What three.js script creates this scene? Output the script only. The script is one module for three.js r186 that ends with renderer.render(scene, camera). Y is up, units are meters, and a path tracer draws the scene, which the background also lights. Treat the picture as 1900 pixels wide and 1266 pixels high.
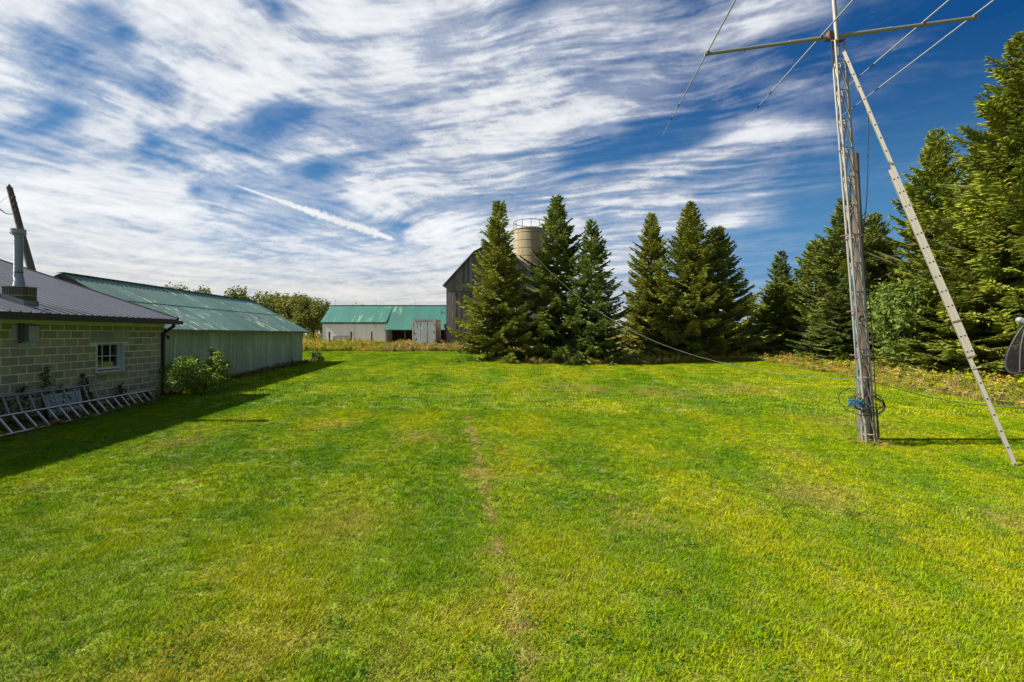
import * as THREE from 'three';
import { mergeGeometries } from 'three/addons/utils/BufferGeometryUtils.js';

// ------------------------------------------------------------------ camera, exposure, sun
const scene = new THREE.Scene();
const EYE = 2.3;
const camera = new THREE.PerspectiveCamera(70.24, 1900 / 1266, 0.1, 3000);
camera.position.set(0, EYE, 0);
camera.lookAt(0, EYE, -10);
camera.setViewOffset(1900, 1266, 0, 12.5, 1900, 1266);
const EXPOSURE = 2.5;
const renderer = new THREE.WebGLRenderer();
renderer.toneMapping = THREE.LinearToneMapping;
renderer.toneMappingExposure = EXPOSURE;
renderer.shadowMap.enabled = true;
const SUN = new THREE.Vector3(-Math.cos(0.68) * 0.995, Math.sin(0.68), Math.cos(0.68) * 0.05).normalize();
const sun = new THREE.DirectionalLight(new THREE.Color(1, 0.93, 0.8), 5);
sun.name = 'sun';
sun.position.copy(SUN).multiplyScalar(80);
sun.castShadow = true;
Object.assign(sun.shadow.camera, { left: -60, right: 60, top: 60, bottom: -60, near: 1, far: 250 });
sun.shadow.mapSize.set(4096, 4096);
scene.add(sun, sun.target);

// ------------------------------------------------------------------ random numbers and noise
function rng(seed) { let s = seed | 0; return () => { s = (s + 0x6d2b79f5) | 0; let t = Math.imul(s ^ (s >>> 15), 1 | s); t = (t + Math.imul(t ^ (t >>> 7), 61 | t)) ^ t; return ((t ^ (t >>> 14)) >>> 0) / 4294967296; }; }
const PERM = new Float32Array(65536); { const r = rng(7); for (let i = 0; i < 65536; i++) PERM[i] = r(); }
const lat = (x, y) => PERM[(Math.imul(x & 0xffff, 0x9e37) + Math.imul(y & 0xffff, 0x6a7f) + ((x * 31 ^ y * 57) & 0xff) * 211) & 0xffff];
function noise(x, y) {
  const i = Math.floor(x), j = Math.floor(y); let f = x - i, g = y - j;
  f = f * f * f * (f * (f * 6 - 15) + 10); g = g * g * g * (g * (g * 6 - 15) + 10);
  const a = lat(i, j), b = lat(i + 1, j), c = lat(i, j + 1), d = lat(i + 1, j + 1);
  return a + (b - a) * f + (c - a) * g + (a - b - c + d) * f * g;
}
function fbm(x, y, n = 5, gain = 0.5) { let s = 0, a = 1, t = 0; for (let k = 0; k < n; k++) { s += a * noise(x, y); t += a; a *= gain; const q = x * 1.6 - y * 1.2 + 17.3; y = x * 1.2 + y * 1.6 + 5.1; x = q; } return s / t; }
function fbmFlat(x, y, n = 5, gain = 0.5) { let s = 0, a = 1, t = 0; for (let k = 0; k < n; k++) { s += a * noise(x, y); t += a; a *= gain; x = x * 2.03 + 31.7; y = y * 2.07 + 11.9; } return s / t; }
const clamp = (v, a = 0, b = 1) => Math.min(b, Math.max(a, v));
const smooth = (a, b, v) => { const t = clamp((v - a) / (b - a)); return t * t * (3 - 2 * t); };
const mix = (a, b, t) => a + (b - a) * t;
const lin = (c) => { c /= 255; return c <= 0.04045 ? c / 12.92 : ((c + 0.055) / 1.055) ** 2.4; };
const L3 = (r, g, b) => [lin(r), lin(g), lin(b)];

// ------------------------------------------------------------------ the sky: air and cirrus, by direction
// cloud cover towards the north, in tangent units: columns gx = -1.056 .. 1.056, rows gy = 0.69 down to 0.0233
const COVER = [
  [7, 6, 3, 8, 8, 5, 8, 6, 7, 6, 3, 3, 4, 4, 5, 4, 0, 0, 0, 0],
  [7, 4, 2, 7, 8, 6, 9, 7, 6, 5, 5, 5, 5, 4, 6, 3, 0, 0, 0, 0],
  [6, 4, 4, 4, 7, 9, 5, 8, 5, 6, 4, 6, 5, 5, 5, 2, 1, 1, 0, 0],
  [6, 4, 4, 3, 9, 9, 8, 7, 6, 6, 7, 6, 7, 6, 6, 3, 1, 0, 0, 0],
  [7, 2, 6, 6, 8, 2, 4, 5, 6, 9, 9, 9, 7, 5, 2, 1, 0, 0, 0, 0],
  [3, 6, 9, 3, 3, 3, 7, 3, 8, 9, 8, 4, 1, 2, 5, 4, 0, 0, 0, 0],
  [7, 7, 9, 5, 5, 3, 2, 8, 9, 8, 5, 3, 6, 6, 5, 1, 0, 0, 0, 0],
  [9, 8, 8, 8, 2, 4, 3, 7, 8, 7, 6, 8, 6, 4, 3, 1, 0, 0, 0, 0],
  [9, 9, 9, 9, 6, 4, 3, 8, 7, 6, 8, 6, 6, 4, 4, 0, 0, 0, 0, 0],
  [9, 9, 9, 8, 5, 6, 6, 4, 8, 8, 7, 6, 5, 3, 1, 1, 0, 0, 0, 0],
  [9, 8, 9, 8, 8, 7, 7, 8, 8, 8, 8, 7, 6, 3, 1, 1, 1, 0, 0, 0],
  [9, 9, 9, 9, 9, 9, 9, 9, 9, 8, 7, 6, 5, 3, 2, 1, 1, 1, 1, 1],
  [9, 9, 9, 9, 9, 9, 9, 9, 9, 9, 8, 7, 5, 4, 3, 2, 2, 2, 2, 2],
];
// long bands of thicker cirrus (+) and of clear air (-): weight, half-width and the points of each band
const BANDS = [
  [0.5, 0.05, -0.69, 0.45, -0.5, 0.565, -0.3, 0.68], [0.55, 0.032, -0.34, 0.3, -0.11, 0.385, 0.11, 0.484, 0.34, 0.512], [0.4, 0.02, -0.78, 0.42, -0.59, 0.46],
  [0.3, 0.012, -0.6, 0.365, -0.43, 0.378, -0.28, 0.41], [0.5, 0.015, 0.03, 0.28, 0.22, 0.307, 0.42, 0.357, 0.6, 0.42], [0.4, 0.012, 0.05, 0.333, 0.255, 0.345, 0.42, 0.39, 0.59, 0.43],
  [0.5, 0.011, 0.2, 0.25, 0.39, 0.284, 0.59, 0.325], [0.55, 0.013, 0.42, 0.22, 0.53, 0.243], [0.35, 0.009, 0.05, 0.19, 0.3, 0.215], [0.35, 0.008, 0.05, 0.16, 0.3, 0.175],
  [0.34, 0.012, 0.48, 0.478, 0.68, 0.556, 0.86, 0.606], [0.25, 0.028, -0.28, 0.245, -0.05, 0.267], [0.4, 0.055, -0.89, 0.4, -0.78, 0.34], [0.3, 0.012, 0.14, 0.345, 0.21, 0.353],
  [-0.75, 0.02, 0.05, 0.325, 0.25, 0.385, 0.42, 0.423], [-0.75, 0.016, -0.53, 0.462, -0.36, 0.482], [-0.35, 0.03, -0.6, 0.433, -0.4, 0.433], [-0.5, 0.012, -0.43, 0.34, -0.34, 0.345],
  [-0.45, 0.02, -0.28, 0.384, -0.18, 0.44], [-0.6, 0.02, -0.81, 0.656, -0.74, 0.606], [-0.5, 0.014, -0.97, 0.467, -0.87, 0.45], [-0.4, 0.012, -1.02, 0.43, -0.92, 0.44],
  [-0.5, 0.02, -0.8, 0.406, -0.74, 0.367], [-0.55, 0.015, -0.69, 0.307, -0.61, 0.307], [-0.55, 0.011, -0.49, 0.69, -0.465, 0.645], [-0.45, 0.009, -0.4, 0.278, -0.3, 0.267],
  [-0.45, 0.008, -0.28, 0.21, -0.2, 0.195], [-0.4, 0.008, -0.1, 0.273, -0.02, 0.295], [-0.4, 0.016, 0.5, 0.567, 0.66, 0.607], [-0.3, 0.022, -0.08, 0.62, 0.06, 0.68], [-0.4, 0.01, 0.12, 0.225, 0.42, 0.265],
];
function bandsAt(gx, gy) {
  let s = 0;
  for (const b of BANDS) {
    const w = b[1];
    let d2 = 9, end = 1;
    for (let k = 2; k + 3 < b.length; k += 2) {
      const ax = b[k], ay = b[k + 1], ex = b[k + 2] - ax, ey = b[k + 3] - ay, t = clamp(((gx - ax) * ex + (gy - ay) * ey) / (ex * ex + ey * ey));
      const q = (gx - ax - ex * t) ** 2 + (gy - ay - ey * t) ** 2;
      if (q < d2) { d2 = q; end = (k === 2 ? smooth(-0.05, 0.45, t) : 1) * (k + 5 >= b.length ? smooth(1.05, 0.5, t) : 1); }
    }
    if (d2 < 16 * w * w) s += (b[0] < 0 ? b[0] * 0.85 : b[0]) * end * Math.exp(-d2 / w / w * (b[0] < 0 ? 0.5 : 0.8));
  }
  return s;
}
function coverAt(gx, gy) {
  const cx = clamp((gx + 1.0556) / 0.11111, 0, 18.999), cy = clamp((0.69 - gy) / 0.05556, 0, 11.999), i = Math.floor(cx), j = Math.floor(cy);
  let f = cx - i, g = cy - j; f = f * f * (3 - 2 * f); g = g * g * (3 - 2 * g);
  const R = COVER[j], S = COVER[j + 1];
  return ((R[i] * (1 - f) + R[i + 1] * f) * (1 - g) + (S[i] * (1 - f) + S[i + 1] * f) * g) / 9;
}
{
  const W = 4096, H = 2048, px = new Float32Array(W * H * 4);
  const zen = L3(0, 42, 90), mid = L3(0, 68, 130), low = L3(92, 152, 198), haze = L3(200, 205, 205);
  const bright = L3(243, 245, 247), soft = L3(206, 210, 222), warm = L3(222, 217, 207);
  const SUNSIDE = L3(84, 145, 204);
  const below = L3(120, 125, 70);
  for (let y = 0; y < H; y++) {
    const el = ((y + 0.5) / H - 0.5) * Math.PI, dy = Math.sin(el), ch = Math.cos(el);
    for (let x = 0; x < W; x++) {
      const o = (y * W + x) * 4; px[o + 3] = 1;
      if (dy <= 0) { for (let c = 0; c < 3; c++) px[o + c] = below[c] / EXPOSURE * 0.6; continue; }
      const az = ((x + 0.5) / W - 0.5) * 2 * Math.PI, dx = ch * Math.cos(az), dz = ch * Math.sin(az);
      // clear air: deep overhead and away from the sun, paler low down and on the sun's side
      const side = clamp(0.5 - 0.62 * dx / Math.max(ch, 0.2) * ch);       // 1 on the sun's side
      const col = [0, 0, 0];
      for (let c = 0; c < 3; c++) {
        let v = dy > 0.42 ? mix(mid[c], zen[c], smooth(0.42, 0.75, dy)) : dy > 0.1 ? mix(low[c], mid[c], smooth(0.06, 0.46, dy)) : mix(haze[c], low[c], 0.35 + 0.65 * smooth(0, 0.12, dy));
        v = mix(v, SUNSIDE[c], side * 0.72);
        col[c] = v;
      }
      // cirrus sheet, on a plane high above; fibres run from west-north-west to east-south-east
      const q = 1 / (dy + 0.07), u = dx * q, v = -dz * q;
      const wx = fbm(u * 0.9 + 3, v * 0.9 + 8, 3) - 0.5, wy = fbm(u * 0.9 + 40, v * 0.9 + 21, 3) - 0.5;
      const uu = u + wx * 0.5, vv = v + wy * 0.5;
      const s = uu * 0.912 - vv * 0.41, t = uu * 0.41 + vv * 0.912;
      const n1 = fbmFlat(s * 0.85 + 11, t * 3.4 + 4, 7, 0.6);
      const s2 = uu * 0.5 + vv * 0.866, t2 = uu * 0.866 - vv * 0.5;
      const n2 = fbmFlat(s2 * 2.0 + 70, t2 * 5.5 + 9, 5, 0.57);
      const n3 = fbm(uu * 1.9 + 9, vv * 1.9 + 2, 5, 0.55);
      const n4 = fbmFlat(s * 2.9 + 31, t * 15 + 17, 6, 0.7), n5 = fbmFlat(s2 * 6.5 + 5, t2 * 16 + 47, 6, 0.7), n6 = fbm(uu * 9 + 3, vv * 9 + 61, 6, 0.7);
      const lw = smooth(0.05, -0.55, dx) * 0.65;
      let n = mix(n1, n2, lw) * 0.82 + n3 * 0.18;
      let base = 0.5 - 0.26 * dx;                                        // the rest of the sky: cloudier to the west
      if (dz < -0.12) {
        const gx = dx / -dz + wx * 0.05, gy = dy / -dz + wy * 0.05;
        const out = Math.max(Math.abs(gx) - 1.05, gy - 0.69, 0);
        base = mix(clamp(coverAt(gx, gy) + bandsAt(gx + (n3 - 0.5) * 0.09 + (n1 - 0.5) * 0.05, gy + (n1 - 0.5) * 0.055 + (n4 - 0.5) * 0.02) * 0.78, 0.02, 1), base, smooth(0, 0.9, out));
      }
      const room = 1 - Math.abs(2 * base - 1) * 0.62;
      // fibres thin and thicken the sheet everywhere, so that neither the veils nor the gaps are plain
      const calm = mix(0.5, 1, smooth(0.02, 0.4, dy)), f = clamp(0.53 + ((n - 0.5) * 2.1 + (mix(n4, n5, lw) - 0.5) * 1.5 + (n6 - 0.5) * 0.6) * calm, 0, 1.1);
      let c = (base + 0.05 * side) * (0.5 + 0.92 * f) + (f - 0.5) * 0.42 * room;
      c = c < 0 ? 0 : c < 0.7 ? c : 0.7 + 0.3 * (1 - Math.exp(-(c - 0.7) / 0.3));
      c = Math.pow(c, 1.2) * 1.03;
      if (dz < -0.12) {                                                   // the vapour trail
        const gx = dx / -dz, gy = dy / -dz, ax = -0.586, ay = 0.3122, bx = -0.2478, by = 0.196, L = Math.hypot(bx - ax, by - ay);
        const k = ((gx - ax) * (bx - ax) + (gy - ay) * (by - ay)) / L / L;
        if (k > -0.05 && k < 1.08) {
          const d = ((gx - ax) * (by - ay) - (gy - ay) * (bx - ax)) / L + 0.004 * (k - 0.5) * (k - 0.5);
          const f = fbm(gx * 160, gy * 160, 5, 0.65), wd = (0.0016 + 0.008 * smooth(0, 0.75, k)) * (1 - 0.75 * smooth(0.86, 1.06, k));
          c = Math.max(c, (1 - smooth(0.35, 1.5, Math.abs(d) / wd + (f - 0.5) * 1.3)) * 1.0 * smooth(-0.04, 0.12, k) * (1 - smooth(0.98, 1.07, k)));
        }
      }
      const cl = smooth(0.35, -0.6, dx);
      for (let b = 0; b < 3; b++) {
        let w = mix(soft[b], bright[b], clamp(cl * 0.8 + 0.75 * smooth(0.55, 0.95, c)));
        w = mix(w, warm[b], smooth(0.2, 0.02, dy) * 0.85);
        w *= 0.9 + 0.2 * smooth(0.3, 0.72, n * 0.6 + n6 * 0.4);
        px[o + b] = mix(col[b], w, c * 0.985) / EXPOSURE;
      }
    }
  }
  const sky = new THREE.DataTexture(px, W, H, THREE.RGBAFormat, THREE.FloatType);
  sky.mapping = THREE.EquirectangularReflectionMapping;
  sky.minFilter = sky.magFilter = THREE.LinearFilter;
  sky.needsUpdate = true;
  scene.background = sky;
  scene.environment = sky;
}

// ------------------------------------------------------------------ helpers: geometry, materials, naming
const used = new Map();
function numbered(name) { const n = used.get(name) ?? 0; used.set(name, n + 1); return n ? name + '_' + String(n).padStart(3, '0') : name; }
function tag(o, label, category, group, kind) {
  if (label) o.userData.label = label;
  if (category) o.userData.category = category;
  if (group) o.userData.group = group;
  if (kind) o.userData.kind = kind;
  return o;
}
function thing(name, label, category, [x, y, z] = [0, 0, 0], turn = 0, group) {
  const o = new THREE.Group(); o.name = numbered(name); o.position.set(x, y, z); o.rotation.y = turn; scene.add(o);
  return tag(o, label, category, group);
}
function mesh(name, geo, mat, parent = scene) {
  const m = new THREE.Mesh(Array.isArray(geo) ? merged(geo) : geo, mat);
  m.name = parent === scene ? numbered(name) : name; m.castShadow = m.receiveShadow = true; parent.add(m); return m;
}
function merged(list) { return mergeGeometries(list.map((g) => { g = g.index ? g.toNonIndexed() : g; for (const k of Object.keys(g.attributes)) if (!['position', 'normal', 'uv'].includes(k)) g.deleteAttribute(k); return g; })); }
// uv in metres, by the axis each face looks along
function metreUV(g, du = 0, dv = 0) {
  g = g.index ? g.toNonIndexed() : g; g.computeVertexNormals();
  const p = g.attributes.position, n = g.attributes.normal, uv = new Float32Array(p.count * 2);
  for (let i = 0; i < p.count; i++) {
    const ax = Math.abs(n.getX(i)), ay = Math.abs(n.getY(i)), az = Math.abs(n.getZ(i));
    const [u, v] = ay > ax && ay > az ? [p.getX(i), p.getZ(i)] : ax > az ? [p.getZ(i), p.getY(i)] : [p.getX(i), p.getY(i)];
    uv[2 * i] = u + du; uv[2 * i + 1] = v + dv;
  }
  g.setAttribute('uv', new THREE.BufferAttribute(uv, 2)); return g;
}
function bx(x0, x1, y0, y1, z0, z1) { const g = new THREE.BoxGeometry(x1 - x0, y1 - y0, z1 - z0); g.translate((x0 + x1) / 2, (y0 + y1) / 2, (z0 + z1) / 2); return metreUV(g); }
// a box with small chamfers, 28 quads or so
function chamfered(w, h, d, b) {
  const sh = new THREE.Shape(), x = w / 2 - b, y = h / 2 - b;
  sh.moveTo(-x, -y); sh.lineTo(x, -y); sh.lineTo(x, y); sh.lineTo(-x, y); sh.closePath();
  const g = new THREE.ExtrudeGeometry(sh, { depth: d - 2 * b, bevelEnabled: true, bevelThickness: b, bevelSize: b, bevelSegments: 1, steps: 1 });
  g.translate(0, 0, -(d - 2 * b) / 2); return g;
}
const V = (x, y, z) => new THREE.Vector3(x, y, z);
function rod(a, b, r0, r1 = r0, seg = 8, open = false) {
  const d = b.clone().sub(a), g = new THREE.CylinderGeometry(r1, r0, d.length(), seg, 1, open);
  g.applyQuaternion(new THREE.Quaternion().setFromUnitVectors(V(0, 1, 0), d.clone().normalize())); g.translate((a.x + b.x) / 2, (a.y + b.y) / 2, (a.z + b.z) / 2);
  return g;
}
// a bar of rectangular section from a to b; side = direction of its width
function bar(a, b, w, t, side) {
  const y = b.clone().sub(a), L = y.length(); y.normalize();
  const x = side.clone().addScaledVector(y, -side.dot(y)).normalize(), z = x.clone().cross(y);
  const g = new THREE.BoxGeometry(w, L, t); g.applyMatrix4(new THREE.Matrix4().makeBasis(x, y, z).setPosition((a.x + b.x) / 2, (a.y + b.y) / 2, (a.z + b.z) / 2));
  return g;
}
function tube(points, r, n = 40, seg = 6) { return new THREE.TubeGeometry(new THREE.CatmullRomCurve3(points), n, r, seg); }
function prism(pts, z0, z1) {               // outline in x,y pulled from z0 to z1
  const sh = new THREE.Shape(pts.map(([x, y]) => new THREE.Vector2(x, y)));
  const g = new THREE.ExtrudeGeometry(sh, { depth: z1 - z0, bevelEnabled: false }); g.translate(0, 0, z0); return metreUV(g);
}
// textures computed over metres: f(u, v) in 0..1 over the tile gives [r, g, b] linear
function tex(n, size, f, srgb = true) {
  const d = new Uint8Array(n * n * 4);
  for (let y = 0; y < n; y++) for (let x = 0; x < n; x++) {
    const c = f(x / n, y / n), o = (y * n + x) * 4;
    for (let k = 0; k < 3; k++) { const v = clamp(c[k] ?? c[0]); d[o + k] = 255 * (srgb ? (v <= 0.0031308 ? v * 12.92 : 1.055 * v ** (1 / 2.4) - 0.055) : v); }
    d[o + 3] = 255;
  }
  const t = new THREE.DataTexture(d, n, n); t.wrapS = t.wrapT = THREE.RepeatWrapping; t.magFilter = t.minFilter = THREE.LinearFilter;
  if (srgb) t.colorSpace = THREE.SRGBColorSpace;
  t.repeat.set(1 / size, 1 / size); t.needsUpdate = true; return t;
}
// noise that joins up with itself over a tile with k cells
function wrapped(u, v, k, oct = 4, seed = 0) {
  let s = 0, a = 1, t = 0;
  for (let o = 0; o < oct; o++) {
    const x = u * k, y = v * k, i = Math.floor(x), j = Math.floor(y); let f = x - i, g = y - j; f = f * f * (3 - 2 * f); g = g * g * (3 - 2 * g);
    const q = (m, n) => lat(((m % k) + k) % k + seed * 131 + o * 17, ((n % k) + k) % k + seed * 57 + o * 29);
    s += a * (q(i, j) * (1 - f) * (1 - g) + q(i + 1, j) * f * (1 - g) + q(i, j + 1) * (1 - f) * g + q(i + 1, j + 1) * f * g); t += a; a *= 0.55; k *= 2;
  }
  return s / t;
}
const wrapped2 = (u, v, ku, kv, oct, seed) => {        // stretched noise: ku cells across, kv along
  let s = 0, a = 1, t = 0;
  for (let o = 0; o < oct; o++) {
    const x = u * ku, y = v * kv, i = Math.floor(x), j = Math.floor(y); let f = x - i, g = y - j; f = f * f * (3 - 2 * f); g = g * g * (3 - 2 * g);
    const q = (m, n) => lat(((m % ku) + ku) % ku + seed * 131 + o * 17, ((n % kv) + kv) % kv + seed * 57 + o * 29);
    s += a * (q(i, j) * (1 - f) * (1 - g) + q(i + 1, j) * f * (1 - g) + q(i, j + 1) * (1 - f) * g + q(i + 1, j + 1) * f * g); t += a; a *= 0.55; ku *= 2; kv *= 2;
  }
  return s / t;
};
const mul = (c, k) => [c[0] * k, c[1] * k, c[2] * k], mixc = (a, b, t) => [mix(a[0], b[0], t), mix(a[1], b[1], t), mix(a[2], b[2], t)];
function std(o) { const { rgb, ...rest } = o; const m = new THREE.MeshStandardMaterial({ roughness: 0.9, metalness: 0, side: THREE.DoubleSide, ...rest }); if (rgb) m.color.setRGB(...rgb); return m; }
function leafy(o) { const { rgb, ...rest } = o; const m = new THREE.MeshPhysicalMaterial({ roughness: 0.95, metalness: 0, side: THREE.DoubleSide, transmission: 0.35, thickness: 0, specularIntensity: 0.35, ...rest }); if (rgb) m.color.setRGB(...rgb); return m; }

const grain = tex(256, 0.5, (u, v) => { const n = wrapped(u, v, 8, 5, 3), p = wrapped(u, v, 64, 2, 4); const k = 0.72 + 0.5 * n * 0.6 + (p > 0.72 ? -0.18 : 0) + 0.12 * (p - 0.5); return [k, k, k]; });
const grainBump = tex(256, 0.5, (u, v) => [wrapped(u, v, 32, 4, 9)], false);
const worn = tex(512, 3, (u, v) => { const n = wrapped(u, v, 5, 6, 12), k = 0.7 + 0.6 * (n - 0.1) * 0.8; return [k, k * 0.99, k * 0.96]; });

// ------------------------------------------------------------------ the lie of the land
function land(x, z) {
  const D = -z;
  const rise = D > 0 ? (D < 50 ? 0.0005 * D * D : 1.25 + 0.4 * (1 - Math.exp(-(D - 50) / 60))) : 0;
  const tilt = -0.02 * clamp(x, -14, 12) * clamp(1 - D / 45, 0, 1);
  return rise + tilt + 0.03 * (fbm(x * 0.22 + 50, z * 0.22 + 50, 2) - 0.5) * smooth(6, 14, Math.abs(D));
}
// where the mown lawn ends: its east side, and its far side along the trees and the weeds
const lawnEast = (D) => 16.6 + 0.9 * (noise(D * 0.4, 3) - 0.5) + 0.05 * (D - 20);
const lawnFar = (x) => (x < -2.5 ? 41 + 0.7 * (noise(x * 0.5, 9) - 0.5) : x < 1 ? mix(41, 31, smooth(-2.5, 1, x)) : x < 8 ? 30.6 : mix(30.6, 33, smooth(8, 15, x))) + 0.5 * (noise(x * 0.9, 19) - 0.5);
const onLawn = (x, z) => -z < lawnFar(x) && x < lawnEast(-z);
// the dry line worn across the lawn
const TRACK = [[-1.2, 12.9], [-1.05, 11.9], [-0.76, 10.1], [-0.62, 8.8], [-0.52, 7.9], [-0.36, 6.9], [-0.27, 6.15], [-0.14, 4.95], [0.0, 4.24], [0.06, 3.7], [0.09, 3.3], [0.12, 2.4]];
const BLOTCH = [[-0.72, 10.0, 0.15, 0.95], [-0.55, 7.9, 0.24, 0.8], [0.03, 3.85, 0.13, 0.8], [0.09, 3.45, 0.1, 0.8], [4.4, 7.1, 0.6, 0.5], [-2.0, 5.8, 0.5, 0.25], [-2.1, 10.6, 0.35, 0.5], [-6.6, 9.6, 0.6, 0.3], [-4.3, 11.5, 0.5, 0.3], [9, 13, 0.9, 0.35], [5.6, 18, 1.2, 0.3], [2.5, 19, 1.3, 0.3], [6.4, 6.1, 0.5, 0.35], [1.6, 6.0, 0.5, 0.2], [9.3, 19.5, 1.4, 0.3]];
function dryness(x, z) {
  const D = -z; let d = 0;
  for (const [bx_, bD, r, k] of BLOTCH) { const q = ((x - bx_) ** 2 + ((D - bD) * 0.9) ** 2) / r / r; if (q < 6) d = Math.max(d, k * Math.exp(-q)); }
  if (D < 13.5 && D > 2 && Math.abs(x) < 2) for (let i = 0; i + 1 < TRACK.length; i++) {
    const [ax, ay] = TRACK[i], ex = TRACK[i + 1][0] - ax, ey = TRACK[i + 1][1] - ay, t = clamp(((x - ax) * ex + (D - ay) * ey) / (ex * ex + ey * ey));
    const q = Math.hypot(x - ax - ex * t, D - ay - ey * t) / (0.035 + 0.045 * noise(D * 3, 7)); if (q < 3) d = Math.max(d, Math.exp(-q * q) * smooth(0.2, 0.55, noise(D * 2.3, 3) * 0.6 + noise(D * 9, x * 9) * 0.4));
  }
  return clamp(d);
}
const G_DEEP = [0.1, 0.205, 0.001], G_MID = [0.186, 0.272, 0.001], G_YEL = [0.275, 0.31, 0.002], G_DRY = [0.3, 0.225, 0.05], G_TAN = [0.3, 0.22, 0.085];
function lawnColor(x, z) {
  const a = fbm(x * 0.33 + 4, z * 0.33 + 9, 4), b = fbm(x * 1.5 + 70, z * 1.5 + 31, 4), stripe = 0.5 + 0.5 * Math.sin(x * 2.6 + 0.9 * noise(x * 0.2, z * 0.12) + 0.4);
  const y = clamp((a - 0.5) * 1.3 + (b - 0.5) * 1.15 + 0.51 + (stripe - 0.5) * 0.36 + 0.02 * x);
  let c = y < 0.5 ? mixc(G_DEEP, G_MID, y * 2) : mixc(G_MID, G_YEL, (y - 0.5) * 2);
  const d = dryness(x, z) * (0.55 + 0.9 * fbm(x * 5, z * 5, 3)) + 0.3 * smooth(0.68, 0.84, fbm(x * 0.9 + 200, z * 0.9 + 90, 5));
  return mixc(c, G_DRY, clamp(d));
}
function fieldColor(x, z) {
  const a = fbm(x * 0.2 + 14, z * 0.2 + 29, 4), b = fbm(x * 1.1, z * 1.1 + 61, 3);
  return mixc(mixc([0.05, 0.08, 0.012], G_TAN, smooth(0.32, 0.62, a)), [0.09, 0.1, 0.02], smooth(0.45, 0.7, b) * 0.6);
}
{
  const axis = (a, b, step, far) => { const r = []; for (let v = a; v <= b + 1e-6; v += step) r.push(v); let s = step; while (r[r.length - 1] < far) { s *= 1.35; r.push(r[r.length - 1] + s); } s = step; while (r[0] > -far) { s *= 1.35; r.unshift(r[0] - s); } return r; };
  const xs = axis(-14, 19, 0.22, 900), zs = axis(-43, 1, 0.22, 900), P = [], C = [], U = [], I = [];
  for (const z of zs) for (const x of xs) {
    P.push(x, land(x, z), z); U.push(x, z);
    const near = onLawn(x, z) && x > -40 && z < 60, c = near ? mul(lawnColor(x, z), 0.66) : mul(fieldColor(x, z), 0.8);
    C.push(...c);
  }
  const n = xs.length;
  for (let j = 0; j + 1 < zs.length; j++) for (let i = 0; i + 1 < n; i++) { const a = j * n + i; I.push(a, a + n, a + 1, a + 1, a + n, a + n + 1); }
  const g = new THREE.BufferGeometry();
  g.setAttribute('position', new THREE.Float32BufferAttribute(P, 3)); g.setAttribute('color', new THREE.Float32BufferAttribute(C, 3)); g.setAttribute('uv', new THREE.Float32BufferAttribute(U, 2)); g.setIndex(I); g.computeVertexNormals();
  const t = tex(512, 1.7, (u, v) => { const a = wrapped(u, v, 40, 4, 21), b = wrapped(u, v, 7, 4, 22), k = 0.45 + 0.75 * a + 0.35 * (b - 0.5); return [k * 1.06, k, k * 0.9]; });
  const m = mesh('ground', g, std({ map: t, vertexColors: true, roughness: 1, bumpMap: tex(512, 1.7, (u, v) => [wrapped(u, v, 60, 4, 25)], false), bumpScale: 0.03 }));
  tag(m, 'mown green lawn running out into dry field grass', 'ground', null, 'structure');
}

// ------------------------------------------------------------------ grass: real blades, too many to count
function tuftGeometry(seed, blades, radius, hMin, hMax, w, bend, curl = 1) {
  const r = rng(seed), P = [], N = [], I = [];
  for (let b = 0; b < blades; b++) {
    const a = r() * 6.283, q = Math.sqrt(r()) * radius, x = Math.cos(a) * q, z = Math.sin(a) * q, h = mix(hMin, hMax, r()), d = r() * 6.283, lean = bend * (0.25 + r()) * h;
    const cx = Math.cos(d), cz = Math.sin(d), sx = -cz, sz = cx, ww = w * (0.6 + 0.8 * r()), k = P.length / 3;
    const at = (t) => [x + cx * lean * t * t * curl + cx * lean * 0.3 * t, h * (t - 0.18 * bend * t * t), z + cz * lean * t * t * curl + cz * lean * 0.3 * t];
    const n = V(cx * -0.75, 0.66, cz * -0.75).normalize();
    for (const [t, f] of [[0, 1], [0.55, 0.85]]) { const p = at(t); P.push(p[0] - sx * ww * f, p[1], p[2] - sz * ww * f, p[0] + sx * ww * f, p[1], p[2] + sz * ww * f); }
    P.push(...at(1));
    for (let i = 0; i < 5; i++) N.push(n.x, n.y, n.z);
    I.push(k, k + 1, k + 3, k, k + 3, k + 2, k + 2, k + 3, k + 4);
  }
  const g = new THREE.BufferGeometry(); g.setAttribute('position', new THREE.Float32BufferAttribute(P, 3)); g.setAttribute('normal', new THREE.Float32BufferAttribute(N, 3)); g.setIndex(I); return g;
}
function scatter(name, geo, mat, spots, parent) {     // spots: [x, y, z, turn, scale, tall, r, g, b]
  const m = new THREE.InstancedMesh(geo, mat, spots.length), M = new THREE.Matrix4(), q = new THREE.Quaternion(), up = V(0, 1, 0), c = new THREE.Color();
  spots.forEach((s, i) => { q.setFromAxisAngle(up, s[3]); M.compose(V(s[0], s[1], s[2]), q, V(s[4], s[4] * s[5], s[4])); m.setMatrixAt(i, M); m.setColorAt(i, c.setRGB(s[6], s[7], s[8])); });
  m.name = parent ? name : numbered(name); m.castShadow = m.receiveShadow = true; (parent ?? scene).add(m); m.userData.kind = 'stuff'; return m;
}
const underShed = (x, z) => x < -11.2 - 0.06 * (-z - 9) && -z < 31;      // beneath the buildings on the west side
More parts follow.
